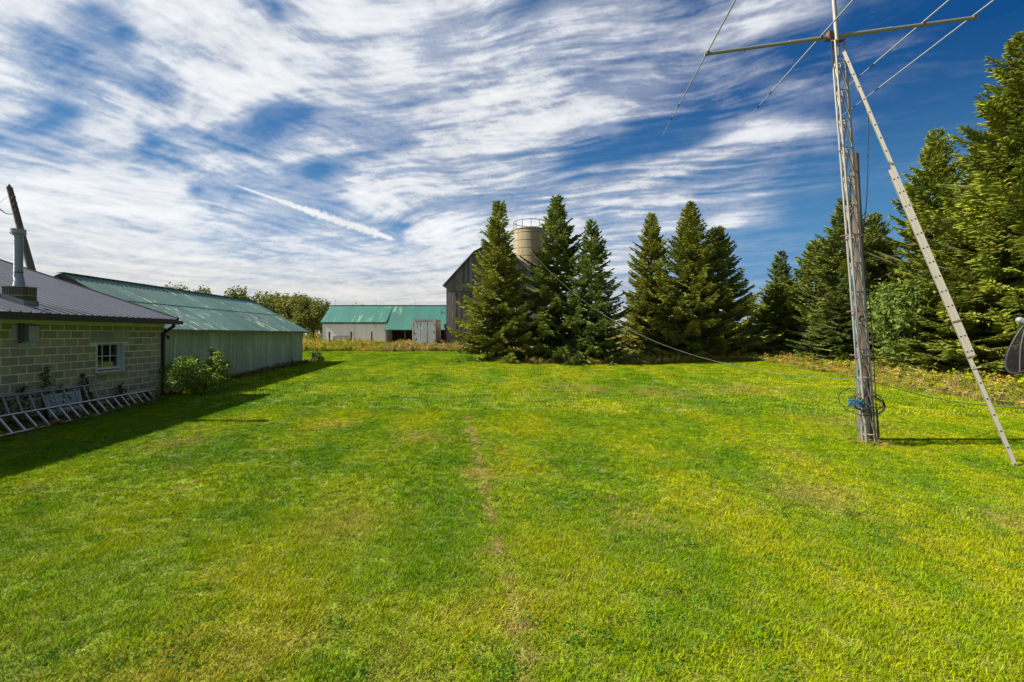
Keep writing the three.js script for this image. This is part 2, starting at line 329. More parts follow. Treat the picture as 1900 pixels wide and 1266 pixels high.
{
  const lawn = new THREE.Group(); lawn.name = 'lawn_grass'; scene.add(lawn);
  tag(lawn, 'short mown grass with yellowed and dry patches', 'grass', null, 'stuff');
  const mat = leafy({ rgb: [1, 1, 1], transmission: 0.42, roughness: 0.9, specularIntensity: 0.06 });
  const r = rng(101);
  const band = (D0, D1, per, size, tall) => {
    const out = [], xw = (D) => Math.min(1.32 * D + 1.2, 30);
    for (let D = D0; D < D1;) {
      const step = Math.min(0.5, D1 - D), n = Math.round(per * step * 2 * xw(D));
      for (let k = 0; k < n; k++) {
        const z = -(D + r() * step), x = (r() * 2 - 1) * xw(D);
        if (!onLawn(x, z) || underShed(x, z)) continue;
        const c = lawnColor(x, z), v = 0.6 + 0.95 * r(), dr = dryness(x, z), tan = r() < 0.025 + 0.75 * dr;
        if (dr > 0.35 && r() < dr * 0.55) continue;
        const e = tan ? mixc(c, G_TAN, 0.75) : c, hue = (r() - 0.5) * 0.34;
        out.push([x, land(x, z) - 0.004, z, r() * 6.28, size * (0.75 + 0.5 * r()), tall * (0.7 + 0.6 * fbm(x * 2.2, z * 2.2, 2)) * (1 - 0.4 * dr), e[0] * v * (1 + hue), e[1] * v * (1 + hue * 0.3), e[2] * v]);
      }
      D += step;
    }
    return out;
  };
  scatter('near_blades', tuftGeometry(1, 14, 0.045, 0.022, 0.046, 0.0019, 0.8), mat, band(2.0, 6.2, 880, 1, 1), lawn);
  scatter('middle_blades', tuftGeometry(2, 15, 0.07, 0.022, 0.048, 0.003, 0.8), mat, band(6.2, 14, 400, 1, 1), lawn);
  scatter('far_blades', tuftGeometry(3, 13, 0.14, 0.03, 0.064, 0.0075, 0.75), mat, band(14, 42, 62, 1.1, 0.95), lawn);
}

// ------------------------------------------------------------------ materials of the buildings
const blockTones = [[0.31, 0.285, 0.15], [0.26, 0.245, 0.14], [0.35, 0.315, 0.17], [0.22, 0.225, 0.145], [0.32, 0.265, 0.145]].map((rgb) => std({ rgb, map: grain, bumpMap: grainBump, bumpScale: 0.006, roughness: 1 }));
const blockMossy = [[0.26, 0.225, 0.07], [0.22, 0.2, 0.06], [0.23, 0.235, 0.07]].map((rgb) => std({ rgb, map: grain, bumpMap: grainBump, bumpScale: 0.006, roughness: 1 }));
const mortar = std({ rgb: [0.58, 0.56, 0.4], map: grain, roughness: 1 });
const lintelM = std({ rgb: [0.27, 0.25, 0.16], map: worn, bumpMap: grainBump, bumpScale: 0.003, roughness: 1 });
const brownRoof = new THREE.MeshPhysicalMaterial({ color: new THREE.Color().setRGB(0.16, 0.155, 0.175), roughness: 0.3, metalness: 0.5, clearcoat: 1, clearcoatRoughness: 0.22, side: THREE.DoubleSide });
const brownTrim = std({ rgb: [0.022, 0.015, 0.017], roughness: 0.45 });
const rustySeam = std({ rgb: [0.05, 0.04, 0.045], roughness: 0.5 });
const palePaint = std({ rgb: [0.4, 0.42, 0.31], map: worn, roughness: 0.8 });
const whiteBlue = std({ rgb: [0.42, 0.5, 0.53], map: worn, roughness: 0.7 });
const galvanised = std({ rgb: [0.2, 0.235, 0.26], map: worn, roughness: 0.45, metalness: 0.55 });
const aluminium = std({ rgb: [0.36, 0.37, 0.37], map: worn, roughness: 0.42, metalness: 0.6 });
const dullAluminium = std({ rgb: [0.27, 0.28, 0.28], map: worn, roughness: 0.6, metalness: 0.3 });
const glass = new THREE.MeshPhysicalMaterial({ color: 0xffffff, roughness: 0.04, transmission: 1, thickness: 0, ior: 1.5, side: THREE.DoubleSide });
const plaster = std({ rgb: [0.32, 0.3, 0.27], map: worn, roughness: 1 });
const black = std({ rgb: [0.012, 0.012, 0.013], roughness: 0.6 });

// ------------------------------------------------------------------ concrete block building
{
  const b = thing('block_building', 'low concrete block building with brown ribbed metal roof', 'building', [-11.66, 0, -16.25], 0.0555);
  const Y0 = 2.394, C = 0.203, ZE = 10.9, T = 0.2, wz0 = 1.81, wz1 = 2.83, wy0 = 1.262, wy1 = 2.07;
  // mortar bed behind the blocks, with the window opening left out
  const wall = mesh('wall', [bx(-T, -0.004, -0.2, 2.6, 0.02, wz0), bx(-T, -0.004, -0.2, 2.6, wz1, ZE), bx(-T, -0.004, -0.2, wy0, wz0, wz1), bx(-T, -0.004, wy1, 2.6, wz0, wz1)], mortar, b);
  const geos = new Map(), r = rng(5);
  const blockGeo = (w, h) => { const k = w.toFixed(3) + h.toFixed(3); if (!geos.has(k)) geos.set(k, metreUV(chamfered(w, h, 0.1, 0.005).rotateY(Math.PI / 2), w * 7, h * 3)); return geos.get(k); };
  const J = 0.024;
  for (let row = -1; row < 12; row++) {
    const y1 = row < 0 ? 2.555 : Y0 - C * row, y0 = row < 0 ? Y0 : Y0 - C * (row + 1), off = row % 2 === 0 ? 0 : 0.203;
    if (y1 < 0.1) break;
    for (let k = -1; k < 20; k++) {
      let a = k * 0.406 + off, e = a + 0.406;
      const spans = y1 > wy0 + 0.03 && y0 < wy1 + 0.22 && row >= 0 ? [[0, row < 2 && y0 > wy1 - 0.1 ? wz0 - 0.2 : wz0 - 0.005], [row < 2 && y0 > wy1 - 0.1 ? wz1 + 0.22 : wz1 + 0.005, 7.9]] : [[0, 7.9]];
      for (const [s0, s1] of spans) {
        const z0 = Math.max(a, s0), z1 = Math.min(e, s1); if (z1 - z0 < 0.06) continue;
        const m = mesh('block', blockGeo(z1 - z0 - J, y1 - y0 - J), (row < 0 || (row === 0 && r() < 0.25) ? blockMossy[Math.floor(r() * 3)] : blockTones[Math.floor(r() * 5)]), wall);
        m.position.set(-0.05 + (r() - 0.5) * 0.004, (y0 + y1) / 2, (z0 + z1) / 2);
      }
    }
  }
  mesh('lintel', bx(-0.16, 0.004, wy1, Y0 - 0.006, wz0 - 0.19, wz1 + 0.21), lintelM, wall);
  // the rest of the shell
  mesh('rear_wall', [bx(-12.6, -12.4, -0.2, 2.6, 0.02, ZE), bx(-12.4, -T, -0.2, 2.6, 0.02, 0.2), bx(-12.4, -T, -0.2, 2.6, ZE - 0.2, ZE), bx(-12.4, -T, 0.02, 0.1, 0.2, ZE - 0.2)], mortar, b);
  mesh('ceiling', bx(-12.4, -T, 2.56, 2.59, 0.2, ZE - 0.2), plaster, b);
  mesh('inner_lining', [bx(-3.2, -3.15, 0.1, 2.55, 0.22, ZE - 0.2), bx(-3.15, -T - 0.002, 0.12, 2.55, 0.202, 0.22), bx(-0.24, -T - 0.002, 0.12, wy0 - 0.1, 0.22, ZE - 0.2), bx(-3.15, -T, 0.1, 0.12, 0.2, ZE - 0.2)], plaster, b);
  for (const z of [0.03, ZE - 0.13]) mesh('gable', prism([[-12.6, 2.6], [0, 2.6], [-6.3, 4.75]], z, z + 0.1), lintelM, b);
  // window
  const w = mesh('window', [bx(-0.2, 0.006, wy1 - 0.035, wy1, wz0, wz1), bx(-0.2, 0.006, wy0, wy1 - 0.035, wz0, wz0 + 0.03), bx(-0.2, 0.006, wy0, wy1 - 0.035, wz1 - 0.03, wz1)], whiteBlue, b);
  const fz0 = wz0 + 0.03, fz1 = wz1 - 0.03, fy0 = wy0 + 0.03, fy1 = wy1 - 0.035, fx = -0.15;
  mesh('sash', [bx(fx, fx + 0.035, fy0, fy0 + 0.07, fz0, fz1), bx(fx, fx + 0.035, fy1 - 0.045, fy1, fz0, fz1), bx(fx, fx + 0.035, fy0 + 0.07, fy1 - 0.045, fz0, fz0 + 0.05), bx(fx, fx + 0.035, fy0 + 0.07, fy1 - 0.045, fz1 - 0.05, fz1)], whiteBlue, w);
  const px = (fz1 - fz0 - 0.1) / 3, py = (fy1 - fy0 - 0.115) / 2;
  mesh('glazing_bar', [1, 2].map((k) => bx(fx + 0.004, fx + 0.03, fy0 + 0.07, fy1 - 0.045, fz0 + 0.05 + k * px - 0.011, fz0 + 0.05 + k * px + 0.011)).concat(bx(fx + 0.006, fx + 0.028, fy0 + 0.07 + py - 0.011, fy0 + 0.07 + py + 0.011, fz0 + 0.05, fz1 - 0.05)), whiteBlue, w);
  for (let i = 0; i < 3; i++) for (let j = 0; j < 2; j++) mesh('pane', bx(fx + 0.015, fx + 0.018, fy0 + 0.07 + j * py, fy0 + 0.07 + (j + 1) * py, fz0 + 0.05 + i * px, fz0 + 0.05 + (i + 1) * px), glass, w);
  mesh('sill', prism([[-0.2, wy0 - 0.075], [0.07, wy0 - 0.1], [0.07, wy0 - 0.045], [-0.2, wy0 - 0.002]], wz0 - 0.04, wz1 + 0.03), lintelM, w);
  // roof: two slopes, standing ribs on each sheet
  const ex = 0.33, ey = 2.79, rx = -6.3, ry = ey + 0.339 * (ex - rx), z0 = -0.18, z1 = ZE + 0.2;
  const roof = mesh('roof', [prism([[ex, ey - 0.03], [ex, ey], [rx, ry], [2 * rx - ex, ey], [2 * rx - ex, ey - 0.03], [rx, ry - 0.03]], z0, z1)], brownTrim, b);
  const sl = Math.atan(0.339), slopeL = Math.hypot(ex - rx, ry - ey);
  const sheetG = metreUV(new THREE.BoxGeometry(slopeL, 0.004, 0.895)), ribG = (() => { const sh = new THREE.Shape(); sh.moveTo(-0.024, 0); sh.lineTo(-0.016, 0.036); sh.lineTo(0.016, 0.036); sh.lineTo(0.024, 0); const g = new THREE.ExtrudeGeometry(sh, { depth: slopeL, bevelEnabled: false }); g.rotateY(Math.PI / 2); g.translate(-slopeL / 2, 0.002, 0); return g; })();
  for (let k = 0; k < 12; k++) { const m = mesh('roof_sheet', sheetG, brownRoof, roof); m.position.set((ex + rx) / 2, (ey + ry) / 2 + 0.008 + (k % 2) * 0.0015, z0 + 0.5 + k * 0.9 - 0.02); m.rotation.z = -sl; }
  for (let k = 0; k < 45; k++) { const m = mesh('rib', ribG, brownRoof, roof); m.position.set((ex + rx) / 2, (ey + ry) / 2 + 0.009, z0 + 0.07 + k * 0.25); m.rotation.z = -sl; }
  mesh('rake_trim', [bar(V(ex + 0.03, ey + 0.012, z0 - 0.012), V(rx, ry + 0.03, z0 - 0.012), 0.1, 0.02, V(0, 1, 0)), bar(V(ex + 0.03, ey + 0.05, z0 + 0.02), V(rx, ry + 0.055, z0 + 0.02), 0.07, 0.012, V(0, 0, 1))], brownTrim, b);
  mesh('eave_trim', [bx(ex - 0.02, ex + 0.012, ey - 0.06, ey + 0.002, z0, z1)], brownTrim, b);
  // gutter: a trough on the eave with its lip
  mesh('gutter', [bx(ex + 0.014, ex + 0.11, ey - 0.155, ey - 0.145, z0 - 0.12, z1), bx(ex + 0.104, ex + 0.112, ey - 0.145, ey - 0.05, z0 - 0.12, z1), bx(ex + 0.014, ex + 0.02, ey - 0.145, ey - 0.062, z0 - 0.12, z1), bx(ex + 0.014, ex + 0.11, ey - 0.154, ey - 0.05, z0 - 0.126, z0 - 0.12)], brownTrim, b);
  mesh('gutter_lip', [bx(ex + 0.096, ex + 0.118, ey - 0.05, ey - 0.036, z0 - 0.12, z1)], rustySeam, b);
  mesh('soffit', bx(0.008, ex, 2.64, 2.65, 0.0, ZE), palePaint, b);
  for (const [p, q] of [[0, 1.7], [1.706, 3.9], [3.906, 6.4], [6.406, ZE]]) mesh('frieze_board', bx(0.008, 0.03 + 0.002 * (p % 2), 2.553, 2.638, p, q), palePaint, b);
  
  mesh('downspout', [bar(V(ex + 0.06, ey - 0.15, 0.13), V(ex + 0.06, ey - 0.24, 0.13), 0.075, 0.075, V(1, 0, 0)), bar(V(ex + 0.06, ey - 0.22, 0.13), V(0.055, ey - 0.46, 0.13), 0.07, 0.075, V(0, 0, 1)), bar(V(0.055, ey - 0.44, 0.13), V(0.055, 0.2, 0.13), 0.075, 0.08, V(1, 0, 0)), bar(V(0.055, 0.24, 0.13), V(0.3, 0.16, 0.15), 0.075, 0.075, V(0, 0, 1))], black, b);
  for (const y of [2.1, 1.2, 0.5]) mesh('strap', bx(0.005, 0.1, y, y + 0.03, 0.075, 0.185), brownTrim, b);
  const lampB = mesh('corner_lamp', [bx(0.0, 0.03, 2.2, 2.32, -0.035, 0.03), rod(V(0.03, 2.28, 0), V(0.12, 2.24, 0), 0.018), new THREE.CylinderGeometry(0.035, 0.06, 0.1, 12).translate(0.13, 2.19, 0)], black, b); lampB.userData.label = 'small black lamp at the wall corner';
  const vent = mesh('vent_hood', [bx(0.0, 0.14, 2.13, 2.5, 4.72, 4.98), prism([[0, 2.5], [0.16, 2.5], [0, 2.56]], 4.7, 5.0)], dullAluminium, b); vent.userData.label = 'small grey metal vent box under the eave';
  mesh('pipe_stub', rod(V(0.07, 2.1, 5.1), V(0.07, 2.56, 5.1), 0.035), brownTrim, vent);
  mesh('wall_patch', [bx(-0.002, 0.006, 1.95, 2.12, 4.68, 5.08), bx(-0.002, 0.005, 2.2, 2.52, 5.02, 5.24)], std({ rgb: [0.3, 0.36, 0.27], map: worn, roughness: 1 }), b);
  // chimney through the roof
  const cz0 = 4.43, cz1 = 4.8, cx0 = -0.63, cx1 = -0.16;
  const ch = mesh('chimney', bx(cx0 + 0.01, cx1 - 0.01, 2.6, 3.4, cz0 + 0.01, cz1 - 0.01), mortar, b);
  const cb = (x0, x1, y0, y1, za, zb) => { const g = metreUV(chamfered(x1 - x0, y1 - y0, zb - za, 0.005)); const m = mesh('block', g, std({ rgb: mul([0.085, 0.082, 0.055], 0.8 + 0.4 * r()), map: grain, roughness: 1 }), ch); m.position.set((x0 + x1) / 2, (y0 + y1) / 2, (za + zb) / 2); };
  for (let k = 0; k < 4; k++) { const y1 = 3.42 - k * 0.2, y0 = y1 - 0.188, s = k % 2 ? 0.29 : 0.14; cb(cx0, cx0 + s - 0.012, y0, y1, cz0, cz1); cb(cx0 + s, cx1, y0, y1, cz0, k % 2 ? cz1 : cz0 + 0.2); if (!(k % 2)) cb(cx0 + s, cx1, y0, y1, cz0 + 0.212, cz1); }
  mesh('cap', bx(cx0 - 0.01, cx1 + 0.01, 3.42, 3.44, cz0 - 0.01, cz1 + 0.01), lintelM, ch);
  const yAt = (x) => ey + 0.339 * (ex - x);
  mesh('flashing', [prism([[cx0 - 0.03, yAt(cx0 - 0.03)], [cx1 + 0.03, yAt(cx1 + 0.03)], [cx1 + 0.03, yAt(cx1) + 0.15], [cx0 - 0.03, yAt(cx0) + 0.15]], cz1, cz1 + 0.012), prism([[cx0 - 0.03, yAt(cx0 - 0.03)], [cx1 + 0.03, yAt(cx1 + 0.03)], [cx1 + 0.03, yAt(cx1) + 0.15], [cx0 - 0.03, yAt(cx0) + 0.15]], cz0 - 0.012, cz0), bx(cx1, cx1 + 0.012, yAt(cx1) - 0.03, yAt(cx1) + 0.15, cz0, cz1), bar(V(cx1 + 0.01, yAt(cx1) + 0.035, 4.615), V(cx1 + 0.22, yAt(cx1 + 0.22) + 0.035, 4.615), 0.5, 0.006, V(0, 0, 1)), bx(cx0 - 0.1, cx0 - 0.02, yAt(cx0), yAt(cx0) + 0.15, cz0 - 0.02, cz1 + 0.02)], galvanised, ch);
  const fl = mesh('flue_pipe', [new THREE.CylinderGeometry(0.085, 0.085, 1.2, 20).translate(-0.42, 4.18, 4.62), new THREE.CylinderGeometry(0.085, 0.125, 0.24, 20).translate(-0.4, 3.55, 4.62), new THREE.CylinderGeometry(0.093, 0.093, 0.05, 20).translate(-0.42, 3.69, 4.62)], galvanised, b);
  mesh('rain_cap', [new THREE.CylinderGeometry(0.145, 0.15, 0.11, 20).translate(-0.43, 4.76, 4.62), new THREE.CylinderGeometry(0.1, 0.1, 0.04, 20).translate(-0.43, 4.68, 4.62)], dullAluminium, fl);
  mesh('pipe_band', new THREE.CylinderGeometry(0.092, 0.092, 0.03, 20).translate(-0.42, 3.78, 4.62), brownTrim, fl);
}

// ------------------------------------------------------------------ ribbed metal sheets
function ribbedSheet(w, h, ribs, deep, u0 = 0, v0 = 0) {      // lies in x (width), y (height), ribs standing towards +z; uv in metres
  const xs = [], zs = [], n = ribs, p = w / n;
  for (let k = 0; k < n; k++) { const a = k * p; xs.push(a, a + p * 0.32, a + p * 0.42, a + p * 0.58, a + p * 0.68); zs.push(0, 0, deep, deep, 0); }
  xs.push(w); zs.push(0);
  const P = [], U = [], I = [];
  for (let i = 0; i < xs.length; i++) { P.push(xs[i], 0, zs[i], xs[i], h, zs[i]); U.push(u0 + xs[i], v0, u0 + xs[i], v0 + h); if (i) { const a = 2 * i - 2; I.push(a, a + 2, a + 1, a + 1, a + 2, a + 3); } }
  let g = new THREE.BufferGeometry(); g.setAttribute('position', new THREE.Float32BufferAttribute(P, 3)); g.setAttribute('uv', new THREE.Float32BufferAttribute(U, 2)); g.setIndex(I);
  g = g.toNonIndexed(); g.computeVertexNormals(); return g;
}
// old green paint that has peeled off in streaks down the slope
const peel = (n, size, paint, bare, seed, amount) => tex(n, size, (u, v) => {
  const streak = wrapped2(u, v, 60, 12, 4, seed), patch = wrapped(u, v, 4, 4, seed + 1), fine = wrapped(u, v, 90, 2, seed + 2), tone = wrapped2(u, v, 14, 3, 4, seed + 3);
  const k = smooth(0.56, 0.68, streak * 0.55 + patch * 0.45 + (fine - 0.5) * 0.18 - 0.08 + amount);
  return mixc(mul(paint, 0.72 + 0.55 * tone), mul(bare, 0.8 + 0.4 * fine), k * 0.85);
});
const oldGreenRoof = std({ map: peel(1024, 7, [0.09, 0.19, 0.17], [0.5, 0.54, 0.46], 31, 0.06), roughness: 0.75, metalness: 0.1 });
const tealRoof = std({ map: peel(1024, 11, [0.016, 0.105, 0.084], [0.17, 0.27, 0.12], 41, 0.055), roughness: 0.6, metalness: 0.05 });
const greenSiding = std({ map: tex(512, 4, (u, v) => { const t = wrapped2(u, v, 30, 3, 4, 51), p = wrapped(u, v, 6, 4, 52), w = smooth(0.55, 0.75, wrapped2(u, v, 50, 5, 4, 53)); return mixc(mul([0.34, 0.42, 0.29], 0.7 + 0.5 * t + 0.2 * (p - 0.5)), [0.6, 0.62, 0.54], w * 0.5); }), roughness: 0.7, metalness: 0.1 });
const greyBoard = [[0.21, 0.195, 0.185], [0.15, 0.14, 0.132], [0.27, 0.255, 0.24], [0.1, 0.095, 0.09]];
const woodTex = tex(512, 1.6, (u, v) => { const a = wrapped2(u, v, 50, 3, 4, 61), b = wrapped2(u, v, 9, 2, 4, 62), k = 0.45 + 0.75 * a + 0.4 * (b - 0.5); return [k, k * 0.98, k * 0.95]; });
const boardM = greyBoard.map((rgb) => std({ rgb, map: woodTex, roughness: 1 }));

const shades = (m, list) => list.map((k) => { const c = m.clone(); c.color.setRGB(k, k, k * 0.98); return c; });
const sidingM = shades(greenSiding, [1, 0.86, 0.94, 1.06]), roofM = shades(oldGreenRoof, [1, 0.84, 0.93, 1.12]);
// ------------------------------------------------------------------ long green metal shed
{
  const b = thing('metal_shed', 'long low shed with faded green metal roof and green siding', 'shed', [-12.35, 0, -17.1], 0.0666);
  const Ln = 13.6, top = 2.44, r = rng(9);
  mesh('wall', [bx(-0.12, -0.02, 0.1, top, -Ln, 0), bx(-6.4, -6.3, 0.1, top, -Ln, 0), bx(-6.3, -0.12, 0.1, top, -Ln, -Ln + 0.1), bx(-6.3, -0.12, 0.1, top, -0.1, 0)], std({ rgb: [0.12, 0.11, 0.09], roughness: 1 }), b);
  let z = 0; for (let k = 0; k < 18; k++) { const w = 0.76, m = mesh('siding_sheet', ribbedSheet(Math.min(w, Ln + z), top - 0.08, 4, 0.022, k * 0.76, 0.1), sidingM[Math.floor(r() * 4)], b); m.rotation.y = Math.PI / 2; m.position.set(-0.018 + (k % 2) * 0.003, 0.1 + (r() - 0.5) * 0.05, z); z -= w; if (-z >= Ln) break; }
  // gable boards on the near end and far end
  const ex = 0.3, ey = 2.47, rx = -3.2, ry = 4.4, sl = (ry - ey) / (ex - rx);
  for (const [zz, w] of [[0.012, 0.2], [-Ln - 0.03, 0.4]]) for (let x = -6.4; x < -0.01; x += w) { const x1 = Math.min(x + w - 0.008, 0), h = (q) => (q > rx ? ey + sl * (ex - q) : ey + sl * (q - (2 * rx - ex))) - 0.07; mesh('board', prism([[x, 0.2], [x1, 0.2], [x1, h(x1)], ...(x < rx && x1 > rx ? [[rx, h(rx)]] : []), [x, h(x)]], zz, zz + 0.02), boardM[Math.floor(r() * 3)], b); }
  // roof sheets in two courses on each slope
  const roof = mesh('roof', prism([[ex - 0.02, ey - 0.05], [ex - 0.02, ey - 0.02], [rx, ry - 0.02], [2 * rx - ex + 0.02, ey - 0.02], [2 * rx - ex + 0.02, ey - 0.05], [rx, ry - 0.05]], -Ln - 0.25, 0.2), boardM[3], b);
  const SL = Math.hypot(ex - rx, ry - ey), a = Math.atan2(ry - ey, ex - rx);
  for (let k = 0; k < 19; k++) for (const [s0, s1, lift] of [[0, SL * 0.53 + 0.06, 0], [SL * 0.53, SL, 0.014]]) {
    const g = ribbedSheet(0.755, s1 - s0, 3, 0.018, k * 0.76 + 3, s0), m = mesh('roof_sheet', g, roofM[Math.floor(r() * 4)], roof);
    const dirY = V(-Math.cos(a), Math.sin(a), 0), dirZ = V(Math.sin(a), Math.cos(a), 0), dirX = V(0, 0, -1);
    m.applyMatrix4(new THREE.Matrix4().makeBasis(dirX, dirY, dirZ).setPosition(ex + dirY.x * s0 + dirZ.x * (0.004 + lift + (k % 2) * 0.002), ey + dirY.y * s0 + dirZ.y * (0.004 + lift + (k % 2) * 0.002), 0.2 - k * 0.742));
  }
  const back = mesh('rear_slope', ribbedSheet(Ln + 0.45, SL, 55, 0.018, 0, 0), oldGreenRoof, roof);
  back.applyMatrix4(new THREE.Matrix4().makeBasis(V(0, 0, 1), V(Math.cos(a), Math.sin(a), 0), V(-Math.sin(a), Math.cos(a), 0)).setPosition(2 * rx - ex, ey + 0.004, -Ln - 0.25));
  mesh('ridge_cap', [bar(V(rx, ry + 0.035, 0.22), V(rx, ry + 0.035, -Ln - 0.27), 0.26, 0.012, V(1, 0, 0))], oldGreenRoof, roof);
  mesh('fascia', [bx(ex - 0.03, ex + 0.005, ey - 0.1, ey - 0.012, -Ln - 0.26, 0.21)], std({ rgb: [0.2, 0.16, 0.14], map: woodTex, roughness: 1 }), b);
  mesh('soffit', bx(-0.02, ex - 0.03, ey - 0.1, ey - 0.08, -Ln - 0.2, 0.15), boardM[1], b);
  for (const [x0, x1, y0, y1] of [[ex, rx, ey, ry], [2 * rx - ex, rx, ey, ry]]) mesh('rake_board', bar(V(x0, y0 - 0.06, 0.21), V(x1, y1 - 0.06, 0.21), 0.13, 0.02, V(0, 1, 0)), boardM[3], b);
}

// ------------------------------------------------------------------ far shed with the teal roof
{
  const b = thing('teal_roof_shed', 'white walled farm shed with bright teal metal roof', 'shed', [-20.8, 1.2, -53], 0);
  const wy = 2.38, L = 13.6, white = std({ rgb: [0.86, 0.84, 0.8], map: tex(512, 7, (u, v) => { const s = wrapped2(u, v, 40, 2, 4, 71), d = smooth(0.6, 0.8, wrapped(u, v, 6, 5, 72)); return mixc([1, 1, 0.98], [0.62, 0.57, 0.5], clamp(0.5 * (s - 0.35) + d * 0.5)); }), roughness: 0.9 });
  mesh('wall', [bx(0.05, 7.05, -0.6, wy, -0.15, 0), bx(0.05, 0.2, -0.6, wy, -6, -0.15), bx(6.95, 7.05, -0.6, wy, -2.5, -0.15)], white, b);
  mesh('wall_seam', [bx(3.53, 3.57, -0.5, wy - 0.02, 0.0, 0.018), bx(0.03, 0.09, -0.5, wy, 0.0, 0.02), bx(6.97, 7.07, -0.5, wy, 0, 0.02)], std({ rgb: [0.3, 0.28, 0.26], roughness: 1 }), b);
  const dirt = mesh('bare_patch', bx(1.2, 3.1, 0.55, 0.95, 0.001, 0.012), std({ map: tex(256, 1.9, (u, v) => { const k = smooth(0.35, 0.62, wrapped2(u, v, 24, 3, 4, 75) * (0.6 + 0.6 * wrapped(u, v, 5, 3, 77))); return mixc([0.55, 0.53, 0.5], [0.3, 0.31, 0.32], k); }), roughness: 1 }), b); dirt.userData.label = 'flaked grey patch low on the white wall';
  // roof: ridge 3 m behind the wall head; a lower skirt over the open east half
  const ry = 4.42, sk = 1.15, yl = wy - 0.78;
  const slab = (x0, x1, pts) => { const g = prism(pts, x0, x1); g.rotateY(Math.PI / 2); g.scale(1, 1, 1); return metreUV(g); };
  // outline in (depth, height); rotateY(90) sends +z to +x and +x to -z
  const roof = mesh('roof', [slab(-0.1, 7.1, [[-0.14, wy - 0.02], [-0.14, wy + 0.05], [3, ry], [6.2, wy - 0.3], [6.2, wy - 0.36], [3, ry - 0.07]]), slab(7.101, L, [[-sk, yl - 0.07], [-sk, yl], [3, ry - 0.002], [6.2, wy - 0.32], [6.2, wy - 0.38], [3, ry - 0.072]])], tealRoof, b);
  mesh('ridge_cap', bx(-0.12, L + 0.02, ry - 0.02, ry + 0.05, -3.12, -2.88), tealRoof, roof);
  for (const x of [0.4, 5.1, 9.6]) mesh('lightning_rod', rod(V(x, ry, -3), V(x, ry + 0.75, -3), 0.012), black, roof);
  mesh('eave_flashing', [bx(-0.1, 7.1, wy - 0.13, wy - 0.03, 0.1, 0.13)], tealRoof, b);
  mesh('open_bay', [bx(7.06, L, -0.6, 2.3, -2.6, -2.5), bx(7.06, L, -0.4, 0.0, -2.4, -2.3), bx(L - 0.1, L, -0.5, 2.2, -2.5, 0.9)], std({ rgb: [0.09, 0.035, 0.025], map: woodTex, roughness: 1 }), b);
  for (const x of [9.2, 11.4]) mesh('post', bx(x, x + 0.14, -0.5, yl, 0.7, 0.84), boardM[3], b);
}

// ------------------------------------------------------------------ box body standing before the shed
{
  const b = thing('cargo_box', 'white rust spotted cargo box with closed double doors', 'cargo box', [-9.66, land(-8.5, -47) - 0.05, -47], 0);
  const W = 2.24, H = 2.62, Dp = 3.6;
  const ws = std({ map: tex(512, 2.3, (u, v) => { const n = wrapped(u, v, 9, 5, 81), s = wrapped2(u, v, 26, 9, 4, 82); return mixc([0.8, 0.86, 0.83], [0.16, 0.07, 0.04], smooth(0.6, 0.72, n * 0.6 + s * 0.4) * 0.9); }), roughness: 0.7 });
  const side = std({ map: tex(256, 1.9, (u, v) => { const s = wrapped2(u, v, 18, 2, 4, 83); return mixc([0.5, 0.42, 0.33], [0.2, 0.11, 0.07], smooth(0.45, 0.7, s)); }), roughness: 0.8 });
  mesh('body', [bx(0, W, 0.3, H, -Dp, -0.06)], side, b);
  mesh('door_frame', [bx(-0.01, 0.1, 0, H + 0.02, -0.08, 0.03), bx(W - 0.1, W + 0.01, 0, H + 0.02, -0.08, 0.03), bx(0.1, W - 0.1, H - 0.16, H + 0.02, -0.08, 0.028), bx(0.1, W - 0.1, 0.25, 0.36, -0.08, 0.028)], std({ rgb: [0.62, 0.62, 0.58], map: worn, roughness: 0.8 }), b);
  mesh('header_sign', bx(0.25, W - 0.25, H - 0.1, H - 0.05, 0.028, 0.036), std({ rgb: [0.08, 0.06, 0.05], roughness: 1 }), b);
  for (const s of [0, 1]) { const x0 = s ? W / 2 + 0.01 : 0.12, d = mesh('door', bx(x0, x0 + W / 2 - 0.13, 0.38, H - 0.18, -0.058, 0.0), ws, b); const x = s ? W / 2 + 0.34 : W / 2 - 0.34; mesh('lock_rod', [rod(V(x, 0.4, 0.03), V(x, H - 0.2, 0.03), 0.022, 0.022), bx(x - 0.05, x + 0.05, 1.2, 1.26, 0.0, 0.06), bx(x - 0.05, x + 0.05, H - 0.42, H - 0.36, 0, 0.06), bx(x - 0.05, x + 0.05, 0.5, 0.56, 0, 0.06)], std({ rgb: [0.09, 0.055, 0.04], roughness: 0.9 }), d); for (const y of [0.6, 1.4, 2.1]) mesh('hinge', bx(s ? W - 0.2 : 0.1, s ? W - 0.1 : 0.2, y, y + 0.09, 0.0, 0.045), std({ rgb: [0.08, 0.05, 0.04], roughness: 0.9 }), d); }
  mesh('roof', bx(-0.02, W + 0.03, H + 0.02, H + 0.06, -Dp - 0.02, 0.02), std({ rgb: [0.2, 0.18, 0.15], roughness: 0.9 }), b);
  for (const z of [-0.2, -1.7, -3.3]) mesh('skid', bx(0.1, W - 0.1, -0.25, 0.3, z - 0.12, z), black, b);
}

